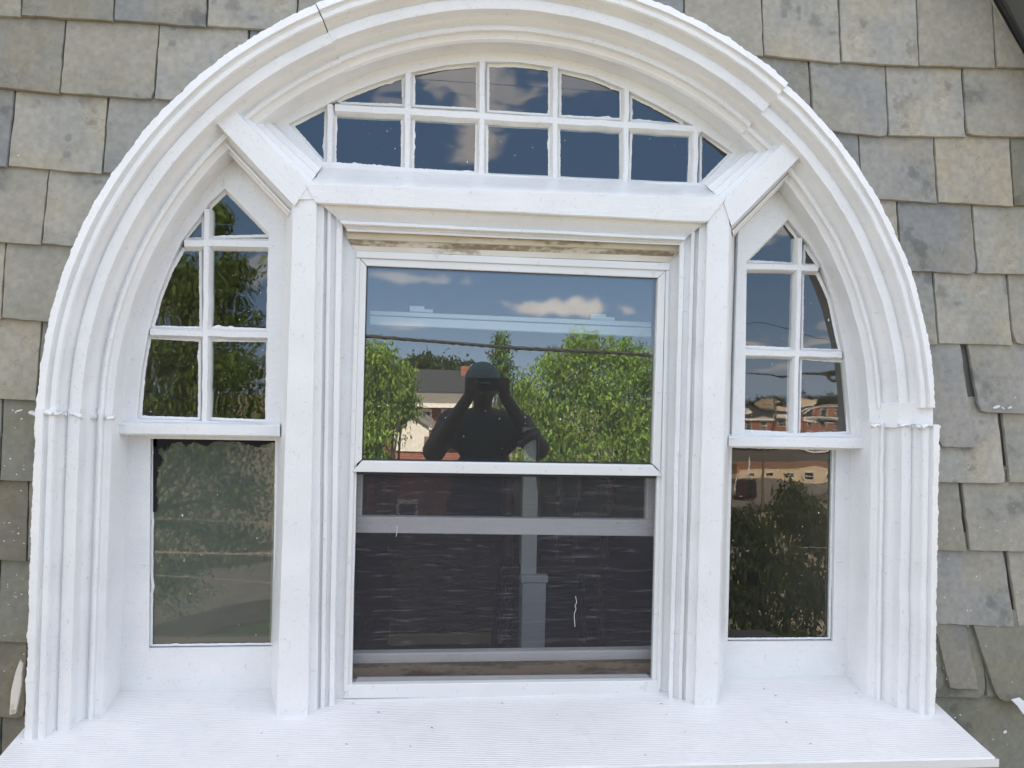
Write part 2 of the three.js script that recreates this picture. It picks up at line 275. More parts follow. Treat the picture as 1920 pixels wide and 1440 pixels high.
function slate(TL, TR, BR, BL, { up = 0.05, lift = 0, mat, chip = 1, thick = 0.0085 } = {}) {
  const r = slateRand, id = slateN++, dz = (r() - 0.5) * 0.003 + lift;
  const [tl, tr, br, bl] = [TL, TR, BR, BL].map(q => P(q[0], q[1], ZS + 0.008));
  const e1 = tl.clone().sub(bl).normalize(), e2 = tr.clone().sub(br).normalize();
  const hgt = (tl.distanceTo(bl) + tr.distanceTo(br)) / 2;
  tl.addScaledVector(e1, up); tr.addScaledVector(e2, up);
  const ring = [], push = (a, b, n, amp) => { for (let i = 0; i < n; i++) { const t = i / n, p = a.clone().lerp(b, t), tx = b.clone().sub(a).normalize(); const o = amp * (fbm(p.x * 70 + id * 7, p.y * 70 + id, 3) - 0.5) * 2 * Math.min(1, 6 * Math.min(t + .05, 1.05 - t)); p.x += -tx.y * o; p.y += tx.x * o; ring.push(p); } };
  push(bl, br, 10, 0.0022 * chip); push(br, tr, 10, 0.0030 * chip); push(tr, tl, 2, 0); push(tl, bl, 10, 0.0030 * chip);
  // knock the odd corner off
  if (r() < 0.28) { ring[0].x += 0.006 * r() + .003; ring[0].y += 0.006 * r() + .002; }
  if (r() < 0.28) { ring[10].x -= 0.006 * r() + .003; ring[10].y += 0.006 * r() + .002; }
  // slates run under the casing, not through the window
  for (const p of ring) { const y = p.y - H0; if (y > 0) { const q = Math.hypot(p.x, y); if (q < 1.13) { p.x *= 1.13 / q; p.y = H0 + y * 1.13 / q; } } else if (Math.abs(p.x) < 1.13) p.x = 1.13 * Math.sign(p.x); }
  let off = 0; for (const p of ring) { const l = roofX(p.y) - .035; if (Math.abs(p.x) > l) { p.x = l * Math.sign(p.x); off++; } }
  if (off >= ring.length - 3) { slateN--; return null; }
  if (ring.every(p => (p.y > H0 ? Math.hypot(p.x, p.y - H0) : Math.abs(p.x)) < 1.185)) { slateN--; return null; }
  const by = (bl.y + br.y) / 2, tilt = (r() - 0.5) * 0.006, cx = (bl.x + br.x) / 2;
  const zf = p => ZS + dz + 0.0115 * (1 - (p.y - by) / hgt) + tilt * (p.x - cx) / 0.2;
  const n = ring.length, pos = [], uv = [], idx = [], ou = r() * 3, ov = r() * 3;
  const add = (x, y, z) => { pos.push(x, y, z); uv.push(x + ou, y + ov); return pos.length / 3 - 1; };
  const c = new THREE.Vector3(); ring.forEach(p => c.add(p)); c.divideScalar(n);
  const A = [], B = [], C = [], Dd = [];
  for (const p of ring) {
    const k = c.clone().sub(p).setZ(0).normalize(), ins = 0.0007 + 0.006 * Math.max(0, fbm(p.x * 60 + id, p.y * 60, 2) - 0.56), z = zf(p);
    A.push(add(p.x - k.x * 0.0012, p.y - k.y * 0.0012, z - thick)); B.push(add(p.x, p.y, z - 0.0010 - 0.0022 * vn(p.x * 90, p.y * 90))); C.push(add(p.x + k.x * ins, p.y + k.y * ins, z - 0.0001)); Dd.push(add(p.x + k.x * (ins + 0.02), p.y + k.y * (ins + 0.02), z + (fbm(p.x * 20, p.y * 20, 2) - .5) * 0.0006));
  }
  const o = add(c.x, c.y, zf(c));
  for (let i = 0; i < n; i++) { const j = (i + 1) % n; for (const [X, Y] of [[A, B], [B, C], [C, Dd]]) idx.push(X[i], X[j], Y[i], Y[i], X[j], Y[j]); idx.push(Dd[i], Dd[j], o); }
  let g = new THREE.BufferGeometry(); g.setAttribute('position', new THREE.Float32BufferAttribute(pos, 3)); g.setAttribute('uv', new THREE.Float32BufferAttribute(uv, 2)); g.setIndex(idx);
  g = toCreasedNormals(g, 0.16);
  const m = part('slate', g, slateMats[mat ?? Math.floor(r() * 8)], house); m.name = id ? 'slate_' + String(id).padStart(3, '0') : 'slate'; return m;
}
{
  // one row of slates: [x joints at the top], [x joints at the bottom], [y of top at each], [y of bottom at each]
  const row = (xt, xb, yt, yb, o = {}) => {
    const more = (a, n, front) => { const k = front ? a[0] - a[1] : a[a.length - 1] - a[a.length - 2]; for (let i = 0; i < n; i++) front ? a.unshift(a[0] + k) : a.push(a[a.length - 1] + k); };
    if (xt[0] < 0) { for (const a of [xt, xb]) { more(a, 4, true); } for (const a of [yt, yb]) more(a, 4, true); if (o.mats) o.mats = [...o.mats.slice(0, 1), 4, 0, o.mats[0] > 7 ? 8 : 3, ...o.mats]; }
    if (xt[xt.length - 1] > 1985 && xt.length > 2) { for (const a of [xt, xb, yt, yb]) more(a, 3, false); if (o.mats) o.mats = [...o.mats, 4, 1, 5]; }
    for (let i = 0; i + 1 < xt.length; i++) slate([xt[i] + 1.5, yt[i]], [xt[i + 1] - 1.5, yt[i + 1]], [xb[i + 1] - 1.5, yb[i + 1] + (o.j ? 0 : 1.5)], [xb[i] + 1.5, yb[i] - 1], { ...o, mat: o.mats ? o.mats[i] : o.mat }); };
  // courses above the picture, up to the roof
  for (let k = 1; k <= 8; k++) { const xt = [], yt = [], yb = []; for (let x = -1300 + (k % 2) * 73; x < 3200; x += 146) { xt.push(x); const y = 33 + x * .050 - 143 * k; yt.push(y - 142); yb.push(y); } const n = xt.length; for (let i = 0; i + 1 < n; i++) { const m = P((xt[i] + xt[i + 1]) / 2, yb[i], ZS); if (Math.abs(m.x) < roofX(m.y) + .05) slate([xt[i] + 1.5, yt[i]], [xt[i + 1] - 1.5, yt[i + 1]], [xt[i + 1] - 1.5, yb[i + 1] + 1.5], [xt[i] + 1.5, yb[i] - 1]); } }
  // courses left of the arch, top to bottom
  row([-300, -130, 43, 216, 390, 560, 730], [-300, -130, 41, 214, 388, 556, 730], [-290, -285, -112, -100, -90, -80, -70], [20, 25, 31, 39, 50, 58, 64], { mats: [3, 0, 5, 3, 0, 4] });
  row([-230, -55, 121, 297, 466, 630], [-232, -58, 113, 289, 462, 630], [22, 28, 36, 46, 54, 62], [150, 160, 175, 186, 196, 206], { mats: [0, 5, 4, 6, 3] });
  row([-160, 25, 201, 380], [-170, 14, 193, 375], [160, 170, 180, 190], [304, 312, 325, 338], { mats: [3, 6, 1] });
  row([-270, -85, 89, 265], [-280, -95, 79, 260], [302, 308, 322, 336], [445, 450, 458, 470], { mats: [0, 4, 0] });
  row([-160, 8, 180], [-165, 4, 178], [446, 456, 466], [590, 597, 610], { mats: [2, 4] });
  row([-250, -80, 76, 240], [-255, -85, 70, 240], [586, 592, 603, 614], [738, 743, 750, 756], { mats: [1, 2, 7] });
  row([-170, 3, 170], [-175, 0, 170], [740, 746, 752], [896, 901, 906], { mats: [8, 8] });
  row([-110, 52, 220], [-112, 52, 220], [898, 903, 908], [1046, 1050, 1054], { mats: [9, 7] });
  row([-160, -3, 160], [-162, -5, 160], [1046, 1050, 1054], [1198, 1203, 1207], { mats: [8, 8] });
  row([-110, 48, 200], [-112, 48, 200], [1198, 1202, 1206], [1340, 1345, 1350], { mats: [9, 8] });
  row([-160, 0, 160], [-162, 0, 160], [1336, 1342, 1348], [1490, 1495, 1500], { mats: [8, 9] });
  // courses right of the arch
  row([980, 1130, 1283, 1429, 1574, 1721, 1864, 2010, 2150], [980, 1130, 1284, 1431, 1577, 1721, 1867, 2012, 2150], [-70, -62, -50, -40, -30, -22, -14, -10, -8], [74, 84, 94, 105, 117, 124, 127, 129, 131], { mats: [0, 3, 4, 0, 6, 4, 4, 8] });
  row([1230, 1375, 1520, 1664, 1808, 1955, 2100], [1232, 1377, 1523, 1666, 1811, 1957, 2100], [80, 96, 112, 123, 127, 129, 131], [222, 232, 244, 255, 256, 256, 257], { mats: [5, 5, 1, 6, 4, 7] });
  row([1470, 1613, 1754, 1897, 2040], [1472, 1616, 1757, 1900, 2043], [238, 250, 256, 257, 257], [362, 372, 380, 386, 388], { mats: [3, 1, 2, 8] });
  row([1545, 1685, 1825, 1968, 2110], [1548, 1689, 1831, 1972, 2112], [368, 377, 383, 387, 389], [500, 508, 513, 515, 516], { mats: [0, 3, 0, 4] });
  row([1610, 1752, 1892, 2036], [1616, 1758, 1899, 2040], [505, 512, 515, 517], [638, 645, 646, 648], { mats: [1, 0, 4] });
  row([1690, 1803], [1760, 1828], [645, 648], [838, 838], { up: 0.03, lift: 0.004, mat: 1 });
  row([1815, 1960, 2090], [1834, 1966, 2094], [647, 648, 649], [774, 776, 778], { mats: [1, 4], lift: 0.001 });
  row([1650, 1735, 1876], [1660, 1742, 1886], [772, 776, 776], [900, 905, 905], { mats: [4, 6] });
  row([1881, 2020], [1890, 2024], [777, 779], [905, 907], { mats: [4] });
  row([1660, 1802], [1668, 1813], [905, 905], [1030, 1032], { mats: [5] });
  row([1806, 1950, 2090], [1817, 1956, 2095], [905, 907, 908], [1033, 1033, 1034], { mats: [4, 2] });
  row([1740, 1886], [1752, 1902], [1031, 1033], [1170, 1173], { mats: [1] });
  row([1891, 2030], [1907, 2040], [1033, 1034], [1174, 1176], { mats: [4] });
  row([1752, 1813], [1776, 1832], [1173, 1175], [1289, 1290], { mat: 7, lift: 0.006 });
  row([1824, 1960], [1864, 1990], [1174, 1176], [1312, 1316], { mat: 8, lift: 0.010 });
  row([1700, 1845, 1990], [1705, 1850, 1995], [1166, 1168, 1170], [1306, 1307, 1310], { mats: [8, 8], lift: -0.002, up: 0.0 });
  row([1690, 1990], [1690, 1990], [1303, 1307], [1520, 1525], { mats: [8], lift: -0.004 });
}
// paint flecks dropped on the slates
{
  const r = rng(9), list = [], spots = [[1868, 763, 10, .006], [1880, 765, 7, .004], [1893, 764, 8, .005], [20, 860, 3, .003], [35, 1000, 2, .003], [18, 980, 2, .003], [40, 920, 2, .003], [36, 770, 9, .005], [1884, 1372, 5, .008], [1790, 1345, 4, .003], [1800, 1340, 3, .003], [35, 292, 2, .003], [45, 880, 2, .003], [15, 1100, 2, .002], [1745, 1110, 3, .003], [1770, 1120, 2, .002], [1788, 990, 2, .003], [1903, 745, 2, .002]];
  for (let i = 0; i < 60; i++) spots.push(r() < 0.5 ? [r() * 48, 700 + r() * 600, 1 + r() * 1.2, .002] : [1765 + r() * 150, 850 + r() * 550, 1 + r() * 1.2, .002]);
  for (const [x, y, w, h] of spots) { const p = P(x, y, ZS + 0.018), g = new THREE.CircleGeometry(1, 7); g.scale(w * 0.0011 * (0.7 + r() * .6), h * 0.5 * (0.6 + r()), 1); g.rotateZ((r() - .5) * 1.2); list.push(g.translate(p.x, p.y, p.z + .0015)); }
  const f = part('paint_flecks', merge(list), M.putty, house); f.userData.kind = 'stuff';
}
// roof: two steep slabs with a projecting verge, and boards under it
{
  const roofMat = std({ color: lin(0.10, 0.10, 0.105), roughness: 0.85, bumpMap: rep(grainBump, 1), bumpScale: 0.004 });
  const slope = RAKE, peak = PEAK;
  for (const s of [-1, 1]) {
    const run = 3.0, A = V2(0, peak), B = V2(s * run, peak - slope * run), nrm = new THREE.Vector2(s * slope, 1).normalize();
    const poly = [A, B, V2(B.x + nrm.x * .16, B.y + nrm.y * .16), V2(0, peak + .16 * Math.hypot(1, slope))];
    part('roof', plate(poly, -9.6, 0.208, [], 0), roofMat, house);
    const inner = [A, B, V2(B.x + nrm.x * 0.155, B.y + nrm.y * 0.155), V2(0, peak + .155 * Math.hypot(1, slope))];
    part('rake_board', plate(inner, 0.210, 0.235, [], 0.003), M.paint, house);
    const t = new THREE.Vector2(s, -slope).normalize();
    const sof = [V2(0, peak - .004), V2(B.x, B.y - .004), V2(B.x - nrm.x * .02, B.y - nrm.y * .02 - .004), V2(0, peak - .024 * Math.hypot(1, slope))];
    part('soffit_board', plate(sof, ZS + 0.03, 0.204, [], 0.002), std({ color: lin(0.10, 0.11, 0.10), roughness: 0.8 }), house);
  }
  // porch roof below the sill, where the photographer stands
  const pr = new THREE.BoxGeometry(4.6, 0.16, 3.2); pr.rotateX(0.17); pr.translate(0, H0 - 1.48, 1.62);
  part('porch_roof', pr, std({ color: lin(0.20, 0.175, 0.155), roughness: 0.95, bumpMap: rep(grainBump, 1), bumpScale: 0.005 }), house);
  for (const s of [-1, 1]) part('porch_post', new THREE.BoxGeometry(.2, H0 - 1.80, .2).translate(s * 2.0, (H0 - 1.80) / 2, 2.9), M.paint, house);
}

// ================================================================== THE ARCHED WINDOW
const win = thing('arched_window', 'large white painted arched window with fanlight, side lights and deep sill', 'window', new THREE.Vector3(0, H0 - 0.8, 0.1));
const PROF = [[1.195, 0], [1.197, .09], [1.195, .126], [1.189, .140], [1.168, .147], [1.1655, .138], [1.160, .136], [1.157, .142], [1.146, .141], [1.143, .136], [1.1425, .126], [1.139, .116], [1.133, .108], [1.126, .104], [1.1255, .112], [1.118, .114], [1.098, .111], [1.096, .105], [1.0955, .088], [1.092, .078], [1.086, .068], [1.078, .061], [1.073, .060], [1.0725, .068], [1.067, .071], [1.061, .067], [1.0605, .054], [1.056, .050], [1.046, .047], [1.043, .040], [1.040, -.06]];
function arcCasing(a0, a1, dr = 0, dz = 0, steps = 60, o0 = 0, o1 = 0) {   // o0, o1: how far the outer mouldings fall short at each end
  const sec = []; for (let i = 0; i <= steps; i++) {
    const a_ = a0 + (a1 - a0) * i / steps;
    sec.push(PROF.map(([r, z], j) => { const a = a_ + (i === 0 ? (j < 14 ? o0 : 0) : i === steps ? (j < 14 ? -o1 : 0) : 0); const rag = j < 4 ? ((fbm(a * 26, 2 + j * .25, 5, 0, 61) - 0.5) * 0.008 + (vn(a * 210, j * .7, 0, 62) - .5) * .003) : 0, k = j < 29 ? 1 : 0; const rr = r + dr * k + rag; return new THREE.Vector3(rr * Math.cos(a), H0 + rr * Math.sin(a), z + dz * (j > 1 ? k : 0)); }));
  }
  return loft(sec, { wob: 0.0011 });
}
const deg = Math.PI / 180;
part('arch_casing', arcCasing(117.0 * deg, 180 * deg, 0, 0, 200, .09 * deg, 0), M.paint, win);
part('arch_casing', arcCasing(52.25 * deg, 117.02 * deg, 0.002, 0.0015, 200, 0, .06 * deg), M.paint, win);
part('arch_casing', arcCasing(2.9 * deg, 52.25 * deg, -0.003, -0.005, 160), M.paint, win, 'length of arched moulding with a ragged broken upper end');
// plain block that carries the foot of the right-hand arch
{
  const sec = []; for (let i = 0; i <= 6; i++) { const a = (0.0 + 3.7 * i / 6) * deg, k = 1 + 0.0; sec.push([[1.194, 0], [1.194, .112], [1.186, .124], [1.15, .122], [1.12, .112], [1.094, .105], [1.066, .062], [1.044, .043], [1.040, -.06]].map(([r, z]) => new THREE.Vector3(r * Math.cos(a), H0 + r * Math.sin(a), z))); }
  part('springer_block', loft(sec), M.paint, win);
}
// jambs under the arch: same profile, standing a little proud of it
for (const s of [-1, 1]) {
  const sec = []; for (let i = 0; i <= 160; i++) {
    const t = i / 160, y = H0 + 0.012 - t * 0.86;
    sec.push(PROF.map(([r, z], j) => { const rag = j < 4 ? ((fbm(y * 26 + s * 9, 1 + j * .25, 5, 0, 67) - 0.5) * 0.008 + (vn(y * 190, j * .7, 0, 63) - .5) * .003) : 0; const x = (r + 0.000 + rag) + (s < 0 ? 0.006 * t : 0.002 * t); return new THREE.Vector3(s * x, y + (j % 2) * 0.0006, z + (j > 1 && j < 30 ? 0.006 + t * 0.004 : 0)); }));
  }
  part('jamb_casing', loft(sec, { wob: 0.0011 }), M.paint, win);
}
// paint ridge in the joint between the jambs and the arch
for (const [x0, y0, x1, y1] of [[58, 774, 216, 783], [1630, 797, 1760, 800]]) {
  const sec = []; for (let i = 0; i <= 60; i++) {
    const t = i / 60, px = x0 + (x1 - x0) * t, py = y0 + (y1 - y0) * t, r = Math.abs(P(px, py, .1).x); let z = 0.1; for (let j = 0; j + 1 < PROF.length; j++) if (PROF[j][0] >= r && PROF[j + 1][0] <= r) z = Math.max(PROF[j][1], PROF[j + 1][1]);
    const p = P(px, py, z), w = 0.0025 + 0.005 * fbm(t * 14, 3, 3, 0, 69), h = 0.008 + 0.012 * Math.max(0, fbm(t * 12, 8, 3, 0, 70) - .3), dy = (fbm(t * 16, 5, 3, 0, 71) - .5) * .014;
    sec.push([[-1, -.004], [-.7, h * .7], [0, h], [.7, h * .7], [1, -.004]].map(([a, b]) => new THREE.Vector3(p.x, p.y + dy + a * w, p.z + b)));
  }
  part('paint_ridge', loft(sec, { crease: 1.2 }), M.putty, win);
}
// vertical mullions with their moulded inner edges
part('mullion', member([[528, 356, -.10], [534, 356, -.045], [549, 356, .070], [551, 356, .078], [592, 356, .085], [594, 356, .083], [596, 356, .068], [608, 356, .064], [609, 356, .050], [613, 356, .047], [615, 356, .056], [621, 356, .056], [623, 356, .043], [631, 356, .041], [632, 356, .048], [642, 356, .043], [644, 356, .038], [644, 356, .010], [650, 356, .010], [667, 356, .010], [682, 356, .009], [683, 356, -.02]],
  [[500, 1362, -.10], [506, 1362, -.045], [516, 1362, .070], [518, 1362, .078], [575, 1362, .085], [577, 1362, .083], [579, 1362, .068], [594, 1362, .064], [595, 1362, .050], [599, 1362, .047], [601, 1362, .056], [608, 1362, .056], [610, 1362, .043], [616, 1362, .041], [617, 1362, .048], [625, 1362, .043], [627, 1362, .038], [627, 1362, .010], [632, 1362, .010], [642, 1362, .010], [657, 1362, .009], [658, 1362, -.02]], 60, { wob: 0.0009 }), M.paint, win);
part('mullion', member([[1241, 388, -.02], [1242, 388, .009], [1258, 388, .010], [1268, 388, .010], [1275, 388, .010], [1275, 388, .038], [1277, 388, .046], [1285, 388, .047], [1286, 388, .040], [1296, 388, .042], [1298, 388, .056], [1304, 388, .056], [1306, 388, .046], [1311, 388, .048], [1312, 388, .063], [1325, 388, .067], [1327, 388, .083], [1330, 388, .085], [1368, 388, .085], [1371, 388, .079], [1374, 388, .03], [1380, 388, -.045], [1384, 388, -.10]],
  [[1224, 1356, -.02], [1225, 1356, .009], [1240, 1356, .010], [1246, 1356, .010], [1251, 1356, .010], [1251, 1356, .038], [1253, 1356, .046], [1260, 1356, .047], [1261, 1356, .040], [1269, 1356, .042], [1271, 1356, .056], [1277, 1356, .056], [1279, 1356, .046], [1283, 1356, .048], [1284, 1356, .063], [1300, 1356, .067], [1302, 1356, .083], [1305, 1356, .085], [1342, 1356, .085], [1345, 1356, .079], [1349, 1356, .03], [1356, 1356, -.045], [1360, 1356, -.10]], 60, { wob: 0.0009 }), M.paint, win);
// transom: sloping top under the fanlight, flat face, moulded underside
{
  const slope = (yl, yr) => x => yl + (yr - yl) * (x - 640) / 640;
  const prof = [[311, 341, -.10, 600, 1322], [312, 342, -.030, 604, 1320], [327, 355, .006, 597, 1331], [328, 356, .018, 596, 1332], [337, 362, .040, 592, 1337], [338, 363, .052, 591, 1338], [345, 368, .082, 585, 1346], [348, 371, .0885, 574, 1360], [381, 413, .0885, 592, 1326], [384, 416, .085, 598, 1322], [385, 417, .070, 602, 1318], [391, 423, .068, 609, 1313], [400, 431, .060, 620, 1304], [409, 439, .050, 631, 1294], [413, 443, .047, 634, 1290], [414, 444, .058, 636, 1288], [419, 449, .060, 640, 1284], [422, 451, .055, 643, 1282], [423, 452, .044, 644, 1281], [428, 456, .042, 648, 1278], [429, 457, .048, 649, 1277], [433, 460, .046, 651, 1275], [434, 460, .020, 652, 1274]];
  const L = [], R = []; for (const [yl, yr, z, xl, xr] of prof) { const y = slope(yl, yr); L.push([xl, y(xl), z]); R.push([xr, y(xr), z]); }
  part('transom', member(L, R, 50, { wob: 0.0010 }), M.paint, win);
  const p2 = [[431, 457, .016, 648, 1277], [447, 470, .018, 650, 1275], [449, 472, .013, 652, 1274], [460, 482, .0125, 658, 1265], [469, 493, .0125, 667, 1256], [470, 494, -.02, 668, 1255]];
  const L2 = [], R2 = []; for (const [yl, yr, z, xl, xr] of p2) { const y = slope(yl, yr); L2.push([xl, y(xl), z]); R2.push([xr, y(xr), z]); }
  const p3 = [[448, 471, .010, 651, 1275], [449, 472, .0145, 652, 1274], [459, 481, .0140, 658, 1265], [460, 482, .010, 659, 1264]], L3 = [], R3_ = []; for (const [yl, yr, z, xl, xr] of p3) { const y = slope(yl, yr); L3.push([xl, y(xl), z]); R3_.push([xr, y(xr), z]); }
  part('grime_strip', member(L3, R3_, 60, { wob: .0014 }), M.grime, win, 'strip of grey grime and worn paint along the head board');
  part('head_board', member(L2, R2, 30), M.stained, win, 'bare stained board under the transom with rough paint edge');
}
// diagonal bars: flat face, moulded underside like the casing's inner edge, stepped upper side
{
  const LOW = [[1.25, -.10], [1.0, -.028], [.80, -.005], [.79, .030], [.62, .034], [.57, .044], [.55, .053], [.43, .054], [.39, .046], [.26, .052], [.13, .064], [.05, .071], [.025, .082], [0, .0875]];
  const UPP = [[0, .0875], [.05, .083], [.07, .066], [.27, .060], [.30, .046], [.50, .038], [.53, .022], [.76, .012], [.78, -.008], [1.0, -.028], [1.05, -.10]];
  const mix = (a, b, t) => [a[0] + (b[0] - a[0]) * t, a[1] + (b[1] - a[1]) * t];
  // [front low, sash low, front up, sash up] at the head (inside the arch casing) and at the foot
  const bar = (h, f) => { const e = (p, q) => mix(q, p, 1.17), hd = h.map((p, i) => e(p, f[i])), prof = q => [...LOW.map(([t, z]) => [...mix(q[0], q[1], t), z]), ...UPP.map(([t, z]) => [...mix(q[2], q[3], t), z])]; return member(prof(hd), prof(f), 30, { wob: .0012 }); };
  part('diagonal_bar', bar([[408, 233], [423, 290], [438, 207], [520, 231]], [[552, 386], [537, 410], [578, 348], [608, 306]]), M.paint, win);
  part('diagonal_bar', bar([[1498, 296], [1479, 339], [1472, 268], [1386, 287]], [[1371, 424], [1377, 445], [1357, 379], [1317, 341]]), M.paint, win);
}
// blocks behind the joints of diagonal, transom and mullion
part('joint_block', plate(pix([[548, 358], [566, 338], [604, 350], [604, 374], [549, 374]], .0854), .04, .0854, [], .001), M.paint, win);
part('joint_block', plate(pix([[1324, 376], [1346, 369], [1374, 392], [1372, 408], [1324, 404]], .0854), .04, .0854, [], .001), M.paint, win);
// loose bits at the foot of the casings
part('loose_shard', plate(pix([[37, 1238], [42, 1246], [39, 1292], [29, 1338], [17, 1341], [20, 1296], [28, 1262]], .10), .092, .100, [], .002), M.stained, win, 'split shard of old painted wood');
part('paint_flake', plate(pix([[1896, 1312], [1912, 1308], [1924, 1318], [1930, 1350], [1918, 1338], [1908, 1324]], .10), .0975, .100, [], .0008), M.putty, win);
// ---- sashes: frame, muntins, putty, panes
const ZF = -0.045, ZG = -0.066, UF = -0.020, UG = -0.041;   // lower sashes; the arched ones sit further forward
function sash(name, label, outline, opening, panes, bars, mat, opts = {}) {
  const s = node(name, win, label), r = rng(panes.length * 31 + opening.length), ZF = opts.zf ?? -0.045, ZG = ZF - 0.021;
  part('sash_frame', plate(outline, ZF - 0.032, ZF, [grow(opening, 0.006)], 0.002), M.paint, s);
  for (const [a, b, w] of bars) part('muntin', muntin(P(...a, ZG + .018), P(...b, ZG + .018), ZG, 0.0130 * (w || 1), 0.0062 * (w || 1)), M.paint, s);
  for (const p of panes) {
    const poly = pix(p, ZG);
    part('pane', paneGeo(grow(poly, 0.013), ZG, (r() - .5) * (opts.tilt ?? 0.012), (r() - .5) * (opts.tilt ?? 0.012) + (opts.lean || 0)), mat, s);
    part('putty', putty(poly, ZG, opts), M.putty, s);
  }
  return s;
}
const arcPts = (r, a0, a1, n = 40) => { const o = []; for (let i = 0; i <= n; i++) { const a = (a0 + (a1 - a0) * i / n) * deg; o.push(V2(r * Math.cos(a), H0 + r * Math.sin(a))); } return o; };
// fanlight
sash('fanlight_sash', 'fan-shaped upper sash of twelve small panes mirroring deep blue sky',
  [...arcPts(1.062, 47, 133), P(470, 222, UF), P(598, 322, UF), P(1326, 356, UF), P(1440, 276, UF)].map((p, i, a) => p),
  pix([[547, 237], [612, 205], [648, 185], [700, 165], [755, 147], [835, 130], [905, 123], [970, 124], [1040, 134], [1110, 150], [1175, 177], [1230, 205], [1290, 238], [1366, 290], [1316, 344], [1182, 342], [915, 328], [776, 317], [608, 305]], UG),
  [[[638, 191], [700, 166], [753, 149], [755, 196]], [[778, 141], [835, 131], [893, 126], [893, 203], [778, 197]], [[917, 126], [970, 126], [1028, 133], [1028, 214], [917, 207]], [[1052, 138], [1110, 152], [1162, 172], [1162, 222], [1052, 216]], [[1185, 184], [1230, 206], [1276, 232], [1185, 224]],
    [[552, 237], [609, 208], [607, 300]], [[632, 214], [753, 219], [752, 314], [630, 305]], [[778, 221], [892, 228], [890, 322], [776, 316]], [[915, 232], [1028, 240], [1028, 332], [915, 327]], [[1050, 240], [1162, 247], [1162, 338], [1050, 333]], [[1185, 249], [1292, 253], [1290, 342], [1182, 340]], [[1316, 254], [1364, 290], [1315, 340]]],
  [[[619, 196], [618, 312]], [[765, 130], [763, 320]], [[904, 112], [903, 330]], [[1041, 122], [1040, 338]], [[1175, 164], [1172, 344]], [[1305, 236], [1303, 348]], [[628, 202], [1314, 243], 1.35]], M.oldGlass, { rag: 0.004, zf: UF });
// left side light, upper
const sideArcL = arcPts(1.062, 133, 181, 24), sideArcR = arcPts(1.062, -2, 47, 24);
sash('side_light_sash', 'pointed quarter-round side sash of six panes mirroring a leafy tree',
  [...sideArcL, P(216, 800, UF), P(530, 806, UF), P(536, 400, UF)],
  pix([[264, 783], [272, 700], [284, 630], [303, 560], [330, 490], [352, 447], [380, 411], [399, 384], [425, 360], [504, 441], [501, 790]], UG),
  [[[398, 390], [425, 363], [500, 440], [398, 443]], [[353, 446], [379, 414], [379, 446]], [[397, 469], [503, 471], [500, 616], [396, 612]], [[346, 471], [374, 470], [375, 613], [290, 611], [303, 563], [322, 512]], [[283, 635], [373, 640], [372, 783], [266, 780], [272, 700]], [[397, 640], [500, 641], [498, 787], [395, 783]]],
  [[[388, 392], [384, 792]], [[346, 456], [512, 458], 1.35], [[282, 622], [512, 629], 1.15]], M.oldGlass, { rag: 0.004, zf: UF });
sash('side_light_sash', 'pointed quarter-round side sash of six panes mirroring sky and rooftops',
  [...sideArcR, P(1384, 440, UF), P(1372, 832, UF), P(1632, 836, UF)],
  pix([[1393, 808], [1397, 492], [1472, 417], [1494, 445], [1510, 462], [1532, 499], [1553, 560], [1574, 655], [1588, 812]], UG),
  [[[1404, 488], [1470, 421], [1490, 446], [1490, 493]], [[1509, 468], [1529, 497], [1509, 495]], [[1397, 510], [1488, 513], [1485, 652], [1396, 648]], [[1507, 513], [1530, 516], [1551, 562], [1571, 655], [1505, 653]], [[1396, 671], [1483, 674], [1480, 810], [1393, 806]], [[1503, 674], [1583, 680], [1587, 809], [1500, 812]]],
  [[[1500, 446], [1490, 818]], [[1388, 500], [1534, 503], 1.2], [[1386, 660], [1578, 666], 1.2]], M.oldGlass, { rag: 0.004, zf: UF });
// rails that stand proud between the upper and lower side lights
part('meeting_rail', member([[216, 785, -.06], [217, 789, -.03], [219, 793, .012], [219, 795, .016], [219, 812, .016], [219, 815, .012], [219, 815, -.06]], [[524, 789, -.06], [525, 792, -.03], [525, 797, .012], [525, 799, .016], [525, 817, .016], [525, 819, .012], [525, 819, -.06]], 20), M.paint, win);
part('meeting_rail', member([[1366, 811, -.06], [1366, 814, -.03], [1366, 818, .012], [1366, 820, .016], [1366, 836, .016], [1366, 838, .012], [1366, 838, -.06]], [[1626, 815, -.06], [1626, 818, -.03], [1626, 822, .012], [1626, 824, .016], [1626, 840, .016], [1626, 842, .012], [1626, 842, -.06]], 20), M.paint, win);
sash('lower_side_sash', 'tall single-pane lower side light with hazy glass and mildewed upper edge', pix([[212, 805], [532, 812], [522, 1296], [196, 1296]], ZF), pix([[288, 822], [518, 826], [514, 1207], [285, 1210]], ZG), [[[289, 824], [517, 827], [513, 1205], [286, 1208]]], [], M.hazyGlass, { rag: 0.0035, tilt: 0.002, out: .009 });
sash('lower_side_sash', 'tall single-pane lower side light mirroring street and dark shrub', pix([[1362, 828], [1640, 836], [1634, 1288], [1350, 1288]], ZF), pix([[1368, 838], [1560, 843], [1554, 1197], [1360, 1198]], ZG), [[[1369, 839], [1560, 844], [1553, 1195], [1361, 1196]]], [], M.lowGlass, { rag: 0.0035, tilt: 0.002, out: .009 });

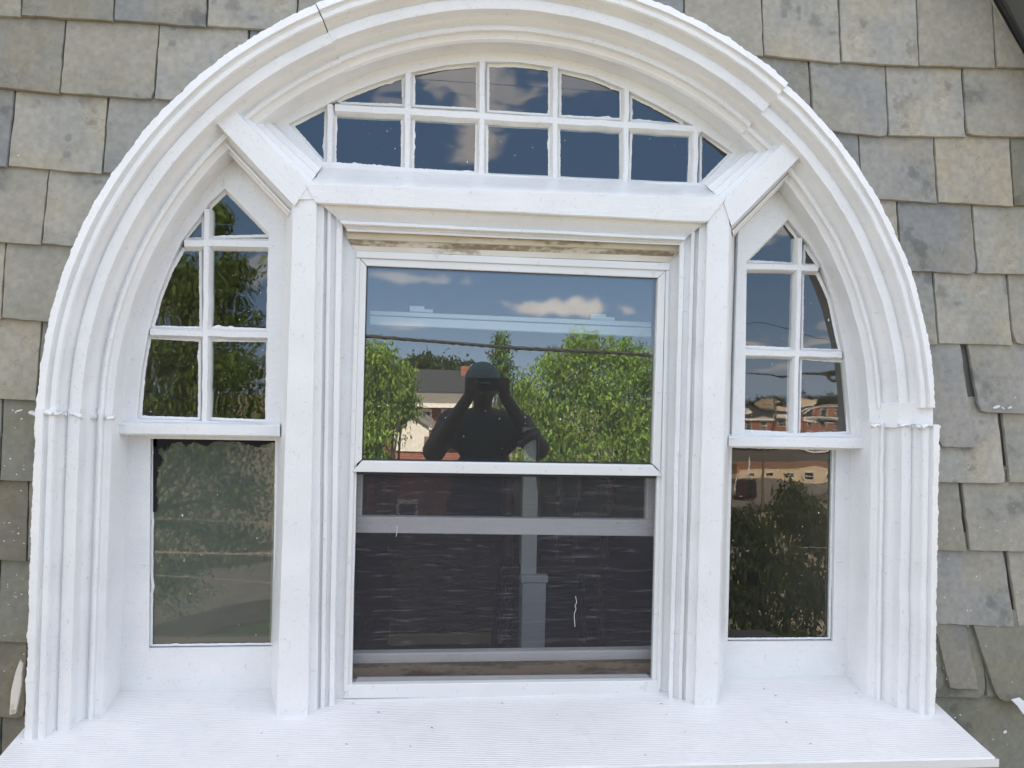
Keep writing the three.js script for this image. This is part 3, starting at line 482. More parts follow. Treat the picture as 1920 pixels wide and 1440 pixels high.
// mildew along the top and left edge of the left lower pane
{
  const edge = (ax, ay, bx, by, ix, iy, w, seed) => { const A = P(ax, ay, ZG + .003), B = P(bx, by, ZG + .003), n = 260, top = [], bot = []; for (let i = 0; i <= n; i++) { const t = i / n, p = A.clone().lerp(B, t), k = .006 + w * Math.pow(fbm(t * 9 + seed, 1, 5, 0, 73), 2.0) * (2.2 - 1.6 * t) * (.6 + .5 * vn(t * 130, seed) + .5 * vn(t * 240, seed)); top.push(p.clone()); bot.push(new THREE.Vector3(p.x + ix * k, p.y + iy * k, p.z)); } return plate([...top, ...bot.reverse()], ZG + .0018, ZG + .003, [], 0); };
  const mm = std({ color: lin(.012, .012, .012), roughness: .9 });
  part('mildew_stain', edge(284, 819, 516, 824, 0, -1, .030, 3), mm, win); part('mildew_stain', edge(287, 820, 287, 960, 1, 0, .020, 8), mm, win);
}
// specks of paint left on the glass
{
  const r = rng(66), list = [], boxes = [[290, 1000, 512, 1195, 22, ZG], [290, 840, 512, 1000, 8, ZG], [1368, 860, 1552, 1190, 20, ZG], [1398, 520, 1484, 800, 8, UG], [1510, 560, 1560, 800, 5, UG], [640, 225, 750, 300, 8, UG], [780, 235, 1290, 325, 18, UG], [280, 650, 495, 775, 12, UG], [400, 480, 495, 600, 8, UG], [700, 720, 1200, 860, 22, .001]];
  for (const [x0, y0, x1, y1, n, z] of boxes) for (let i = 0; i < n; i++) { const p = P(x0 + r() * (x1 - x0), y0 + r() * (y1 - y0), z + .0022), k = r() < .12 ? 2.2 : 1, g = new THREE.CircleGeometry(1, 6); g.scale(.0009 * k * (.5 + r()), .0013 * k * (.4 + 1.2 * r()), 1); list.push(g.translate(p.x, p.y, p.z)); }
  const f = part('paint_specks', merge(list), M.putty, win); f.userData.kind = 'stuff';
}
// sill
{
  const y = z => H0 - 0.766 - 0.195 * z, top = [], n = 12;
  const sec = []; for (let i = 0; i <= 60; i++) {
    const t = i / 60, zf = 0.288 + 0.042 * t, wv = 0.0012 * (fbm(t * 20, 1, 3, 0, 81) - .5);
    const x = z => { const k = (z + 0.10) / 0.43; return (-1.212 - 0.01 * k) + t * (1.212 + 1.228 + 0.012 * k); };
    sec.push([[-0.10, y(-0.10) - .03], [-0.10, y(-0.10)], [0.0, y(0) + wv], [0.10, y(.1)], [0.2, y(.2) + wv], [zf - .003, y(zf - .003)], [zf, y(zf) - .003]].map(([z, yy]) => new THREE.Vector3(x(z), yy, z)));
  }
  part('sill', loft(sec, { toward: new THREE.Vector3(0, 1, 0.2), wob: .0005 }), M.sill, win);
  const fr = []; for (let i = 0; i <= 40; i++) { const t = i / 40, zf = 0.288 + 0.042 * t, x = -1.222 + t * 2.462; fr.push([[zf - .0005, y(zf) - .003], [zf, y(zf) - .0035], [zf, y(zf) - .023], [zf - .003, y(zf) - .026], [0.02, y(.02) - .030]].map(([z, yy]) => new THREE.Vector3(x, yy, z))); }
  part('sill_edge', loft(fr), M.sillEdge, win);
  // crumbs and paint scrapings
  const r = rng(12), cr = []; const spots = [[548, 1333], [40, 1395], [210, 1287], [70, 1366], [235, 1281], [183, 1320], [1432, 1292], [1455, 1305], [1605, 1300], [1668, 1417], [1690, 1318], [1284, 1373], [942, 1319], [710, 1336], [650, 1396], [662, 1320], [770, 1400], [810, 1365], [1045, 1341], [1250, 1340], [1240, 1320], [1210, 1416], [520, 1418], [490, 1375], [1475, 1355], [1520, 1395]];
  for (let i = 0; i < 90; i++) spots.push([80 + r() * 1650, 1300 + r() * 125, 0.35]);
  for (const [px, py, k = 1] of spots) { const d = dirOf(px, py); // meet the sloping sill
    const t = (H0 - .766 - .195 * CAM.z - CAM.y) / (d.y + .195 * d.z); const p = CAM.clone().addScaledVector(d, t); if (p.z > .29 || p.z < 0) continue;
    const g = new THREE.TetrahedronGeometry(1); g.scale(.0045 * k * (.4 + r()), .0012 * k, .003 * k * (.4 + r())); g.rotateY(r() * 6); cr.push(g.translate(p.x, p.y + .0012 * k, p.z)); }
  const c = part('crumbs', merge(cr), std({ color: lin(.16, .14, .13), roughness: .9 }), win); c.userData.kind = 'stuff';
}

// ================================================================== CENTRE STORM WINDOW
const storm = thing('storm_window', 'white framed central storm window, glazed above and insect screen below', 'window', P(945, 1290, 0.0));
function bar(name, quad, z0, z1, mat, parent, bevel = 0.0025) { return part(name, plate(pix(quad, z1), z0, z1, [], bevel), mat, parent); }
{
  const ZW = 0.014;
  bar('frame_head', [[667, 470], [1256, 493], [1256, 507], [668, 483]], -.02, .020, M.vinyl, storm);
  bar('frame_stile', [[667, 484], [675, 484], [652, 1297], [643, 1297]], -.02, .018, M.vinyl, storm);
  bar('frame_stile', [[1249, 507], [1256, 507], [1240, 1292], [1232, 1292]], -.02, .018, M.vinyl, storm);
  bar('frame_sill', [[643, 1310], [652, 1284], [1232, 1276], [1241, 1305]], -.03, .018, M.vinyl, storm);
  const up = node('upper_sash', storm, 'upper glazed panel mirroring trees, sky and the photographer');
  const o = [[675, 484], [1249, 507], [1240, 890], [660, 880]], i = [[687, 498], [1234, 521], [1224, 871], [678, 863]];
  bar('rail', [o[0], o[1], i[1], i[0]], -.012, ZW, M.vinyl, up, .002);
  bar('stile', [[675, 485], [687, 499], [678, 862], [664, 874]], -.012, ZW, M.vinyl, up, .002);
  bar('stile', [[1234, 522], [1248, 508], [1238, 884], [1224, 870]], -.012, ZW, M.vinyl, up, .002);
  bar('rail', [[679, 864], [1224, 872], [1243, 893], [660, 885]], -.012, ZW + .006, M.vinyl, up, .003);
  const gp = pix([[684, 495], [1238, 518], [1228, 874], [674, 866]], 0);
  part('pane', paneGeo(gp, 0.0), M.dustyIgu, up); 
  const gp2 = gp.map(p => p.clone()); part('pane', paneGeo(gp2, -0.014), M.igu, up);
  const gasket = pix([[686, 497], [1235, 520], [1225, 872], [677, 864]], .003), gi = pix([[689, 500], [1232, 523], [1222, 869], [680, 861]], .003);
  part('gasket', plate(gasket, .001, .003, [gi], 0), M.gasket, up);
  // screen panel
  const sc = node('insect_screen', storm, 'grey insect screen in a thin frame, torn thread hanging');
  bar('screen_stile', [[652, 886], [667, 886], [660, 1283], [645, 1290]], -.012, .010, M.vinyl, sc, .002);
  bar('screen_stile', [[1232, 893], [1242, 893], [1232, 1285], [1223, 1276]], -.012, .010, M.vinyl, sc, .002);
  bar('screen_rail', [[667, 886], [1232, 893], [1230, 897], [668, 890]], -.010, .006, M.gasket, sc, .001);
  bar('screen_rail', [[661, 1284], [1223, 1276], [1214, 1265], [670, 1271]], -.014, -.004, M.aluGrey, sc, .002);
  const streak = (u, v) => { const a = fbm(u * 12, v * 170, 2, 12, 91), b = fbm(u * 30, v * 260, 2, 30, 93), c = fbm(u * 6, v * 9, 3, 6, 95); return ss(.56, .86, a * .62 + b * .38 + .12 * (c - .5)); };
  const mesh = dataTex(1024, (u, v) => { const k = 0.46 + 0.26 * streak(u, v); return [k, k * .985, k * 1.01, 1]; });
  const alpha = dataTex(1024, (u, v) => g1(0.37 + 0.12 * streak(u, v) + 0.04 * Math.sin(u * 6.283 * 256)), false);
  part('mesh', paneGeo(pix([[664, 888], [1233, 895], [1225, 1278], [658, 1286]], -.002), -0.002), std({ map: rep(mesh, 1.2), alphaMap: rep(alpha, 1.2), transparent: true, color: lin(.36, .355, .37), roughness: .6 }), sc);
  // stray bits on the screen: a loose white thread and a paint run
  const thread = (pts) => new THREE.TubeGeometry(new THREE.CatmullRomCurve3(pts.map(q => P(...q, .002))), 24, .0009, 5);
  part('thread', thread([[1079, 1118], [1081, 1130], [1078, 1136], [1080, 1142], [1077, 1150], [1078, 1175]]), M.putty, sc);
  part('thread', thread([[745, 986], [744, 998], [743, 1006]]), M.putty, sc);
  // inner sash, raised a little behind the screen
  const inn = node('inner_sash', storm, 'greyish inner sash raised behind the screen');
  bar('rail', [[664, 968], [1230, 975], [1229, 1006], [662, 999]], -.075, -.040, M.aluGrey, inn, .003);
  bar('stile', [[662, 880], [680, 880], [678, 968], [660, 968]], -.075, -.042, M.aluGrey, inn, .003);
  bar('stile', [[1214, 890], [1232, 890], [1231, 975], [1212, 975]], -.075, -.042, M.aluGrey, inn, .003);
  part('pane', paneGeo(pix([[672, 870], [1222, 880], [1220, 974], [668, 968]], -.058), -.058), M.innerGlass, inn);
  bar('bottom_rail', [[655, 1226], [1230, 1218], [1230, 1243], [655, 1252]], -.09, -.055, M.aluGrey, storm, .004);
  bar('wood_stool', [[655, 1250], [1230, 1241], [1230, 1275], [655, 1284]], -.09, -.030, M.woodSill, storm, .004);
}

// ================================================================== ROOM BEHIND THE WINDOW
const FL = H0 - 1.06;                   // attic floor
{
  const wm = std({ color: lin(.30, .27, .23), roughness: .9 }), fm = std({ color: lin(.14, .095, .06), roughness: .6, map: rep(dirtyTone, .7) });
  structure('room_floor', new THREE.BoxGeometry(2.7, .1, 4.4).translate(0, FL - .05, -2.34), fm);
  structure('room_ceiling', new THREE.BoxGeometry(2.7, .08, 4.4).translate(0, H0 + 1.18, -2.34), wm);
  structure('room_wall_back', new THREE.BoxGeometry(2.7, 2.19, .1).translate(0, FL + 1.098, -4.49), wm);
  structure('room_wall_left', new THREE.BoxGeometry(.1, 2.19, 4.28).translate(-1.30, FL + 1.098, -2.29), wm);
  structure('room_wall_right', new THREE.BoxGeometry(.1, 2.19, 4.28).translate(1.30, FL + 1.098, -2.29), wm);
}
{
  const z = -.15, b = thing('window_blind', 'white raised blind headrail with two clips behind the upper pane', 'blind', P(957, 620, z));
  const wh = std({ color: lin(.78, .8, .82), roughness: .45 });
  part('headrail', plate(pix([[693, 582], [1222, 604], [1222, 613], [693, 590]], z + .03), z - .02, z + .03, [], .003), wh, b);
  part('slat_stack', plate(pix([[693, 592], [1222, 615], [1222, 632], [693, 608]], z + .025), z - .015, z + .025, [], .003), wh, b);
  for (const [x, y] of [[790, 579], [1131, 594]]) { const g = merge([plate(pix([[x - 22, y - 6], [x + 6, y - 5], [x + 6, y], [x + 22, y + 1], [x + 22, y + 7], [x - 22, y + 5]], z + .02), z, z + .02, [], .002)]); part('clip', g, wh, b); }
}
{
  const top = P(1052, 806, -.75), c = thing('wooden_chair', 'dark wooden chair with rounded back seen through the glass', 'chair', new THREE.Vector3(top.x, FL, -.95));
  const wd = std({ color: lin(.085, .04, .025), roughness: .35, map: rep(dirtyTone, 2) }), x = top.x, yt = top.y, hw = .085 * 1.0 + .10;
  const tube = (pts, r) => new THREE.TubeGeometry(new THREE.CatmullRomCurve3(pts.map(p => new THREE.Vector3(...p))), 32, r, 8);
  part('back_hoop', tube([[x - hw, FL + .45, -.80], [x - hw * 1.05, yt - .18, -.76], [x - hw * .8, yt - .04, -.75], [x, yt, -.75], [x + hw * .8, yt - .04, -.75], [x + hw * 1.05, yt - .18, -.76], [x + hw, FL + .45, -.80]], .022), wd, c);
  for (let i = -1; i <= 1; i++) part('spindle', tube([[x + i * .07, FL + .45, -.81], [x + i * .085, yt - .02, -.755]], .009), wd, c);
  part('seat', new RoundedBoxGeometry(.44, .04, .44, 3, .015).translate(x, FL + .45, -1.0), wd, c);
  for (const sx of [-1, 1]) for (const sz of [-1, 1]) part('leg', tube([[x + sx * .17, FL + .44, -1.0 + sz * .17], [x + sx * .2, FL, -1.0 + sz * .2]], .016), wd, c);
}
{
  const z = -.8, wp = std({ color: lin(.80, .80, .78), roughness: .5 }), a = P(977, 1078, z), b = P(1021, 1078, z), w = b.x - a.x, cx = (a.x + b.x) / 2;
  const n = thing('newel_post', 'square white painted post standing in the dim room', 'post', new THREE.Vector3(cx, FL, z));
  part('shaft', new RoundedBoxGeometry(w, a.y - FL - .02, w, 2, .004).translate(cx, FL + (a.y - FL - .02) / 2, z), wp, n);
  part('cap', new RoundedBoxGeometry(w * 1.16, .03, w * 1.16, 2, .006).translate(cx, a.y - .004, z), wp, n);
  const u0 = P(975, 1064, z), u1 = P(1004, 1064, z);
  part('upper_shaft', new RoundedBoxGeometry(u1.x - u0.x, .56, u1.x - u0.x, 2, .004).translate((u0.x + u1.x) / 2, a.y + .29, z), wp, n);
  const z2 = -1.25, c0 = P(735, 1040, z2), c1 = P(948, 1196, z2), wd = std({ color: lin(.24, .155, .085), roughness: .55, map: rep(dirtyTone, 1.5) });
  const k = thing('wooden_chest', 'brown wooden chest with a paler bottom moulding in the dim room', 'chest', new THREE.Vector3((c0.x + c1.x) / 2, FL, z2));
  const cw = c1.x - c0.x, mx = (c0.x + c1.x) / 2;
  part('body', new RoundedBoxGeometry(cw, c0.y - FL - .06, .5, 2, .008).translate(mx, FL + .03 + (c0.y - FL) / 2, z2 - .25), wd, k);
  part('lid', new RoundedBoxGeometry(cw + .04, .03, .54, 2, .008).translate(mx, c0.y + .012, z2 - .25), wd, k);
  part('base_moulding', new RoundedBoxGeometry(cw + .02, .05, .52, 2, .008).translate(mx, Math.max(FL + .03, c1.y), z2 - .25), std({ color: lin(.55, .42, .20), roughness: .5 }), k);
}

// ================================================================== STREET IN FRONT OF THE HOUSE (mirrored in the panes)
const groundTex = dataTex(512, (u, v) => { const a = fbm(u * 8, v * 8, 5, 8, 201), b = fbm(u * 90, v * 90, 2, 90, 203); const k = .75 + .5 * (a - .5) + .3 * (b - .5); return [.70 * k, .66 * k, .56 * k]; });
const roadTex = dataTex(512, (u, v) => { const a = fbm(u * 8, v * 8, 5, 8, 211), b = fbm(u * 120, v * 120, 2, 120, 213); const k = .9 + .2 * (a - .5) + .2 * (b - .5); return [.47 * k, .45 * k, .42 * k]; });
{
  const g = new THREE.PlaneGeometry(1600, 1600, 40, 40); g.rotateX(-Math.PI / 2); const uv = g.attributes.uv; for (let i = 0; i < uv.count; i++) uv.setXY(i, uv.getX(i) * 200, uv.getY(i) * 200);
  structure('ground', g, std({ map: groundTex, roughness: 1 }));
  const lawn = new THREE.PlaneGeometry(90, 30, 30, 12); lawn.rotateX(-Math.PI / 2); { const u = lawn.attributes.uv; for (let i = 0; i < u.count; i++) u.setXY(i, u.getX(i) * 18, u.getY(i) * 6); } lawn.rotateY(-.68); lawn.translate(-22, .006, 37);
  structure('lawn', lawn, std({ map: dataTex(256, (u, v) => { const a = fbm(u * 6, v * 6, 4, 6, 221), b = fbm(u * 60, v * 60, 2, 60, 223), k = .8 + .5 * (a - .5) + .5 * (b - .5); return [.30 * k, .36 * k, .17 * k]; }), roughness: 1 }));
  const road = (name, ax, az, bx, bz, w, y, m) => { const d = new THREE.Vector2(bx - ax, bz - az), L = d.length(); const b = new THREE.BoxGeometry(L, .3, w); b.attributes.uv; const p = b.attributes.position, u = b.attributes.uv; for (let i = 0; i < p.count; i++) u.setXY(i, p.getX(i) / 4, p.getZ(i) / 4); b.rotateY(-Math.atan2(d.y, d.x)); b.translate((ax + bx) / 2, y - .15, (az + bz) / 2); return structure(name, b, m); };
  const rm = std({ map: roadTex, roughness: .9 }), pm = std({ color: lin(.42, .38, .32), roughness: .95, map: roadTex });
  road('road', -120, -24, 150, 194, 15, .012, rm);
  road('pavement', -124, -16, 146, 202, 4, .14, pm); road('pavement_near', -116, -32, 154, 186, 4, .14, pm);
}
// leaves and trees
const leafGeo = (() => { const g = new THREE.BufferGeometry(); g.setAttribute('position', new THREE.Float32BufferAttribute([0, 0, 0, -.24, -.38, .05, 0, -.42, -.03, .24, -.38, .05, -.12, -.75, .0, .12, -.75, .0, 0, -1, .08], 3)); g.setIndex([0, 1, 2, 0, 2, 3, 1, 4, 2, 2, 5, 3, 2, 4, 6, 2, 6, 5]); g.computeVertexNormals(); return g; })();
const leafMat = new THREE.MeshPhysicalMaterial({ color: 0xffffff, roughness: 1, transmission: .42, thickness: 0, side: THREE.DoubleSide, specularIntensity: .3 });
const barkMat = std({ color: lin(.11, .085, .065), roughness: .95, bumpMap: rep(grainBump, 2), bumpScale: .01 });
function taperTube(a, b, r0, r1, bend = 0, seed = 1) {
  const r = rng(seed), mid = a.clone().lerp(b, .5).add(new THREE.Vector3((r() - .5) * bend, (r() - .5) * bend * .4, (r() - .5) * bend)), c = new THREE.QuadraticBezierCurve3(a, mid, b);
  const g = new THREE.TubeGeometry(c, 10, 1, 7), p = g.attributes.position, rings = 8; const o = new THREE.Vector3(), q = new THREE.Vector3();
  for (let i = 0; i < p.count; i++) { const k = Math.floor(i / rings) / 10; c.getPointAt(Math.min(1, k), q); o.fromBufferAttribute(p, i).sub(q).multiplyScalar(r0 + (r1 - r0) * k).add(q); p.setXYZ(i, o.x, o.y, o.z); }
  g.computeVertexNormals(); return g;
}
function tree(name, label, x, z, clumps, o_ = {}) {
  const { leaf = .1, dense = 1, tone = [.075, .16, .022], seed = 1, trunk = .16, group, droop = .5, shell = .55 } = o_;
  clumps = clumps.map(c => [c[0], c[1], Math.round(c[2] * dense)]); const t = thing(name, label, 'tree', new THREE.Vector3(x, 0, z), group), r = rng(seed), base = new THREE.Vector3(x, -.1, z);
  let n = 0; const mid = new THREE.Vector3(); for (const c of clumps) { mid.addScaledVector(c[0], c[2]); n += c[2]; } mid.divideScalar(n);
  const fork = new THREE.Vector3(x + (mid.x - x) * .5, mid.y * (o_.fork || .58), z + (mid.z - z) * .5);
  part('trunk', taperTube(base, fork, trunk, trunk * .62, .4, seed), barkMat, t);
  const lim = []; clumps.forEach((c, i) => lim.push(taperTube(fork, c[0], trunk * .42, .012, 1.0, seed + i * 3)));
  const twR = rng(seed + 99);
  clumps.forEach((c, i) => { for (let k = 0; k < 5; k++) { const e = c[0].clone().add(new THREE.Vector3((twR() - .5) * 1.7 * c[1].x, (twR() - .2) * 1.2 * c[1].y, (twR() - .5) * 1.7 * c[1].z)); lim.push(taperTube(c[0], e, .014, .004, .3, seed + i * 7 + k)); } });
  part('limbs', merge(lim), barkMat, t);
  const im = new THREE.InstancedMesh(leafGeo, leafMat, n); im.name = 'crown'; im.userData.kind = 'stuff'; im.castShadow = im.receiveShadow = true;
  const m = new THREE.Matrix4(), q = new THREE.Quaternion(), e = new THREE.Euler(), s = new THREE.Vector3(), p = new THREE.Vector3(), col = new THREE.Color(); let k = 0;
  for (const [c, rad, cnt] of clumps) for (let i = 0; i < cnt; i++) {
    // leaves gather round a few twigs in each clump
    let u = r() * 2 - 1, a = r() * 6.2832, w = Math.sqrt(1 - u * u); const l = Math.pow(r(), shell) * (0.30 + 1.15 * fbm(a * 3.1 + seed, u * 6 + 7, 3));
    p.set(w * Math.cos(a) * rad.x * l, u * rad.y * l, w * Math.sin(a) * rad.z * l).add(c);
    e.set((r() - .5) * 1.8 - droop * (r()), r() * 6.28, (r() - .5) * 1.8); q.setFromEuler(e);
    const sc = leaf * (.45 + 1.05 * r()); s.set(sc * (.55 + .4 * r()), sc, sc); p.sub(t.position); m.compose(p, q, s); im.setMatrixAt(k, m);
    const v = .45 + .95 * r() * (.6 + .8 * fbm(p.x * 3, p.y * 3 + p.z, 2, 0, seed)), y = r(); col.setRGB(tone[0] * v * (1 + .35 * y), tone[1] * v, tone[2] * v * (1 - .3 * y)); im.setColorAt(k, col); k++;
  }
  t.add(im); return t;
}
const R3 = (a, b = a, c = a) => new THREE.Vector3(a, b, c);
{
  const cl = (px, py, z, r, n, zg = 0) => [MR(px, py, z, zg), r, n];
  tree('street_tree', 'large leafy green tree with ragged crown mirrored beside the photographer', 2.6, 9.6, [cl(1095, 655, 9, R3(.42, .38, .5), 900), cl(1170, 675, 9.2, R3(.55, .42, .6), 1100), cl(1040, 690, 9, R3(.38, .35, .5), 700), cl(1215, 720, 9.4, R3(.5, .55, .6), 900), cl(1110, 735, 8.9, R3(.75, .5, .6), 1900), cl(1020, 770, 8.8, R3(.5, .45, .6), 1000), cl(1180, 800, 9, R3(.75, .5, .7), 1700), cl(1060, 830, 8.8, R3(.75, .45, .6), 1500), cl(1180, 880, 9.1, R3(.9, .6, .8), 1500), cl(1000, 890, 9.1, R3(.7, .5, .7), 1000), cl(1250, 820, 9.6, R3(.6, .8, .7), 900), cl(1090, 980, 9.3, R3(1.1, .7, .9), 1300), cl(985, 730, 9.2, R3(.25, .3, .3), 350)], { leaf: .068, dense: 2.5, tone: [.21, .40, .10], seed: 11, trunk: .2 });
  tree('young_tree', 'slender young tree with a narrow pointed crown beside the large tree', .95, 9.9, [cl(940, 640, 9.5, R3(.17, .2, .2), 170), cl(938, 668, 9.5, R3(.24, .25, .25), 270), cl(945, 700, 9.5, R3(.3, .3, .3), 330), cl(960, 745, 9.5, R3(.35, .4, .35), 420), cl(975, 800, 9.5, R3(.4, .5, .4), 420)], { leaf: .06, dense: 2, tone: [.12, .26, .07], seed: 23, trunk: .08 });
  tree('street_tree', 'green tree mirrored in front of the dark-roofed brick house', -1.3, 9.8, [cl(705, 668, 9, R3(.4, .3, .45), 700), cl(745, 705, 9, R3(.35, .3, .4), 600), cl(690, 730, 9.1, R3(.5, .45, .6), 900), cl(755, 760, 9, R3(.33, .3, .4), 600), cl(700, 800, 9, R3(.5, .4, .6), 900), cl(690, 860, 9.1, R3(.45, .35, .5), 600), cl(620, 760, 9.3, R3(.7, .9, .7), 1100), cl(760, 730, 8.7, R3(.25, .2, .25), 200), cl(720, 870, 9, R3(.3, .2, .3), 250)], { leaf: .068, dense: 2.4, tone: [.215, .40, .095], seed: 31, trunk: .17, group: undefined });
  tree('tall_tree', 'tall dark green tree mirrored in the left side light', -6.2, 11.4, [cl(415, 410, 10, R3(.26, .45, .4), 620, -.06), cl(420, 500, 10, R3(.6, .5, .7), 1100, -.06), cl(350, 545, 10.3, R3(.8, .6, .8), 1900, -.06), cl(320, 500, 10.3, R3(.6, .5, .6), 900, -.06), cl(390, 690, 10.4, R3(1.1, .7, .9), 1500, -.06), cl(420, 600, 10.2, R3(.7, .45, .7), 1000, -.06), cl(320, 640, 10.2, R3(.9, .6, .9), 1500, -.06), cl(440, 690, 10.1, R3(.9, .6, .8), 1500, -.06), cl(330, 750, 10.3, R3(1, .7, .9), 1500, -.06), cl(450, 790, 10.2, R3(.9, .6, .8), 1400, -.06), cl(380, 860, 10.5, R3(1.3, .7, 1), 1800, -.06), cl(440, 930, 10.5, R3(.9, .5, .8), 1000, -.06), cl(260, 600, 10.5, R3(.8, 1.2, .9), 1000, -.06), cl(250, 860, 10.5, R3(.9, .9, .9), 900, -.06), cl(330, 985, 10.6, R3(1.1, .7, .9), 1300, -.06), cl(440, 1010, 10.7, R3(1.0, .5, .8), 1000, -.06), cl(320, 1090, 10.8, R3(.9, .7, .9), 900, -.06)], { leaf: .075, dense: 2, tone: [.13, .23, .075], fork: .86, seed: 41, trunk: .17 });
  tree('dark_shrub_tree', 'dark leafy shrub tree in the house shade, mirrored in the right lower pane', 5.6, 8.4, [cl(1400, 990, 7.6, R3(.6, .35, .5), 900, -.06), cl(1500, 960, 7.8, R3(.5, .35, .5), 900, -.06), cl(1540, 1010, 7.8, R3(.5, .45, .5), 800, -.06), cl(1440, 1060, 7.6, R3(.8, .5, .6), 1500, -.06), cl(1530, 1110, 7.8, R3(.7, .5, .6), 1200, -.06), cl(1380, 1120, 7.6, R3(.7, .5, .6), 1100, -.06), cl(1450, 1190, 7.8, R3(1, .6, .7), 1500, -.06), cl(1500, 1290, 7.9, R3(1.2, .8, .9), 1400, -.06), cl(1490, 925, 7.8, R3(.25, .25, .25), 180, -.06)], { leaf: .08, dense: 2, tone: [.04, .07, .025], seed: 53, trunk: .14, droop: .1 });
  // woods far behind
  const far = [[800, 686, 62], [835, 690, 66], [865, 698, 64], [780, 692, 60]];
  far.forEach(([px, py, z], i) => tree('distant_tree', 'hazy distant tree above the brick house roof', MR(px, py, z).x, z, [cl(px, py, z, R3(1.6, 1.5, 1.6), 900), cl(px - 18, py + 18, z, R3(1.8, 1.8, 1.8), 700), cl(px + 18, py + 20, z, R3(1.8, 1.8, 1.8), 700)], { leaf: .42, tone: [.05, .095, .035], seed: 70 + i, trunk: .3, group: 'distant trees above the brick house' }));
  for (let i = 0; i < 5; i++) { const px = 1400 + i * 52, z = 240; tree('far_tree', 'far-off round tree on the skyline behind the long pale building', MR(px, 762, z, -.06).x, z, [cl(px, 766, z, R3(6, 5, 5), 700, -.06), cl(px + 18, 775, z, R3(7, 5, 5), 600, -.06), cl(px - 18, 776, z, R3(7, 5, 5), 600, -.06)], { leaf: 1.3, tone: [.035, .06, .025], seed: 90 + i, trunk: .5, group: 'far trees on the skyline' }); }
}
// buildings
const brickTex = dataTex(512, (u, v) => { const row = Math.floor(v * 64), o = (row % 2) * .5, bx = u * 32 + o, fx = bx - Math.floor(bx), fy = v * 64 - row; const m = fx < .08 || fy < .16; const t = hash(Math.floor(bx) % 32, row, 5); return m ? [.55, .50, .46] : [.50 + .12 * t, .27 + .07 * t, .21 + .05 * t]; });
const brickMat = std({ map: brickTex, roughness: .9 }), sidingMat = std({ color: lin(.72, .71, .68), roughness: .8 }), darkRoof = std({ color: lin(.045, .048, .055), roughness: .8 }), greyRoof = std({ color: lin(.22, .21, .2), roughness: .9 }), trimMat = std({ color: lin(.75, .74, .70), roughness: .6 }), winGlass = std({ color: lin(.03, .035, .04), roughness: .08 }), beigeMat = std({ color: lin(.56, .46, .32), roughness: .9 }), brownRoof = std({ color: lin(.20, .12, .08), roughness: .9 });
function box(x0, x1, y0, y1, z0, z1) { const g = new THREE.BoxGeometry(x1 - x0, y1 - y0, z1 - z0); const p = g.attributes.position, n = g.attributes.normal, u = g.attributes.uv; for (let i = 0; i < p.count; i++) { if (Math.abs(n.getY(i)) > .5) u.setXY(i, p.getX(i) / 2.4, p.getZ(i) / 2.4); else u.setXY(i, (Math.abs(n.getX(i)) > .5 ? p.getZ(i) : p.getX(i)) / 2.4, p.getY(i) / 4.8); } return g.translate((x0 + x1) / 2, (y0 + y1) / 2, (z0 + z1) / 2); }
function windowIn(parent, x, y, z, w, h) { const q = node('window', parent); part('frame', merge([box(x - w / 2 - .08, x + w / 2 + .08, y - .1, y, z - .06, z + .05), box(x - w / 2 - .08, x + w / 2 + .08, y + h, y + h + .12, z - .06, z + .05), box(x - w / 2 - .08, x - w / 2, y, y + h, z - .05, z + .05), box(x + w / 2, x + w / 2 + .08, y, y + h, z - .05, z + .05), box(x - w / 2, x + w / 2, y + h / 2 - .03, y + h / 2 + .03, z - .03, z + .02)]), trimMat, q); part('pane', box(x - w / 2, x + w / 2, y, y + h, z - .01, z + .02), winGlass, q); }
function roofWedge(x0, x1, yE, yR, z0, z1, ov = .3) { const zm = (z0 + z1) / 2, s = new THREE.Shape([new THREE.Vector2(z0 - ov, yE - ov * .3), new THREE.Vector2(zm, yR), new THREE.Vector2(z1 + ov, yE - ov * .3), new THREE.Vector2(z1 + ov, yE + .12), new THREE.Vector2(zm, yR + .2), new THREE.Vector2(z0 - ov, yE + .12)].reverse()); const g = new THREE.ExtrudeGeometry(s, { depth: x1 - x0 + 2 * ov, bevelEnabled: false }); g.rotateY(-Math.PI / 2); g.translate(x1 + ov, 0, 0); return g; }
{
  // brick house with dark slate roof, straight across
  const z0 = 26, x0 = -5.2, x1 = MR(866, 740, 26).x, yE = MR(800, 752, 26).y, yR = MR(800, 701, 30).y;
  const h = thing('brick_house', 'red brick house with dark slate roof mirrored behind the photographer', 'house', new THREE.Vector3((x0 + x1) / 2, 0, z0 + 4));
  part('wall', box(x0, x1, 0, yE, z0, z0 + 8), brickMat, h);
  part('roof', roofWedge(x0, x1, yE + .25, yR, z0 + .4, z0 + 8), darkRoof, h);
  const ya = MR(800, 737, 26).y; part('porch_roof', box(x0 - .3, x1 + .3, yE - .05, ya, z0 - .5, z0 + .5), greyRoof, h);
  part('cornice', box(x0 - .35, x1 + .35, yE - .22, yE - .06, z0 - .55, z0 + .1), trimMat, h);
  const c = MR(876, 715, 29); part('chimney', box(c.x - .25, c.x + .25, yE, yR + .35, 29, 29.6), brickMat, h);
  for (const px of [757, 797, 840]) for (let k = 0; k < 4; k++) { const p = MR(px, 775, z0); windowIn(h, p.x, yE - .95 - k * 2.6, z0 - .02, .34, .55); }
}
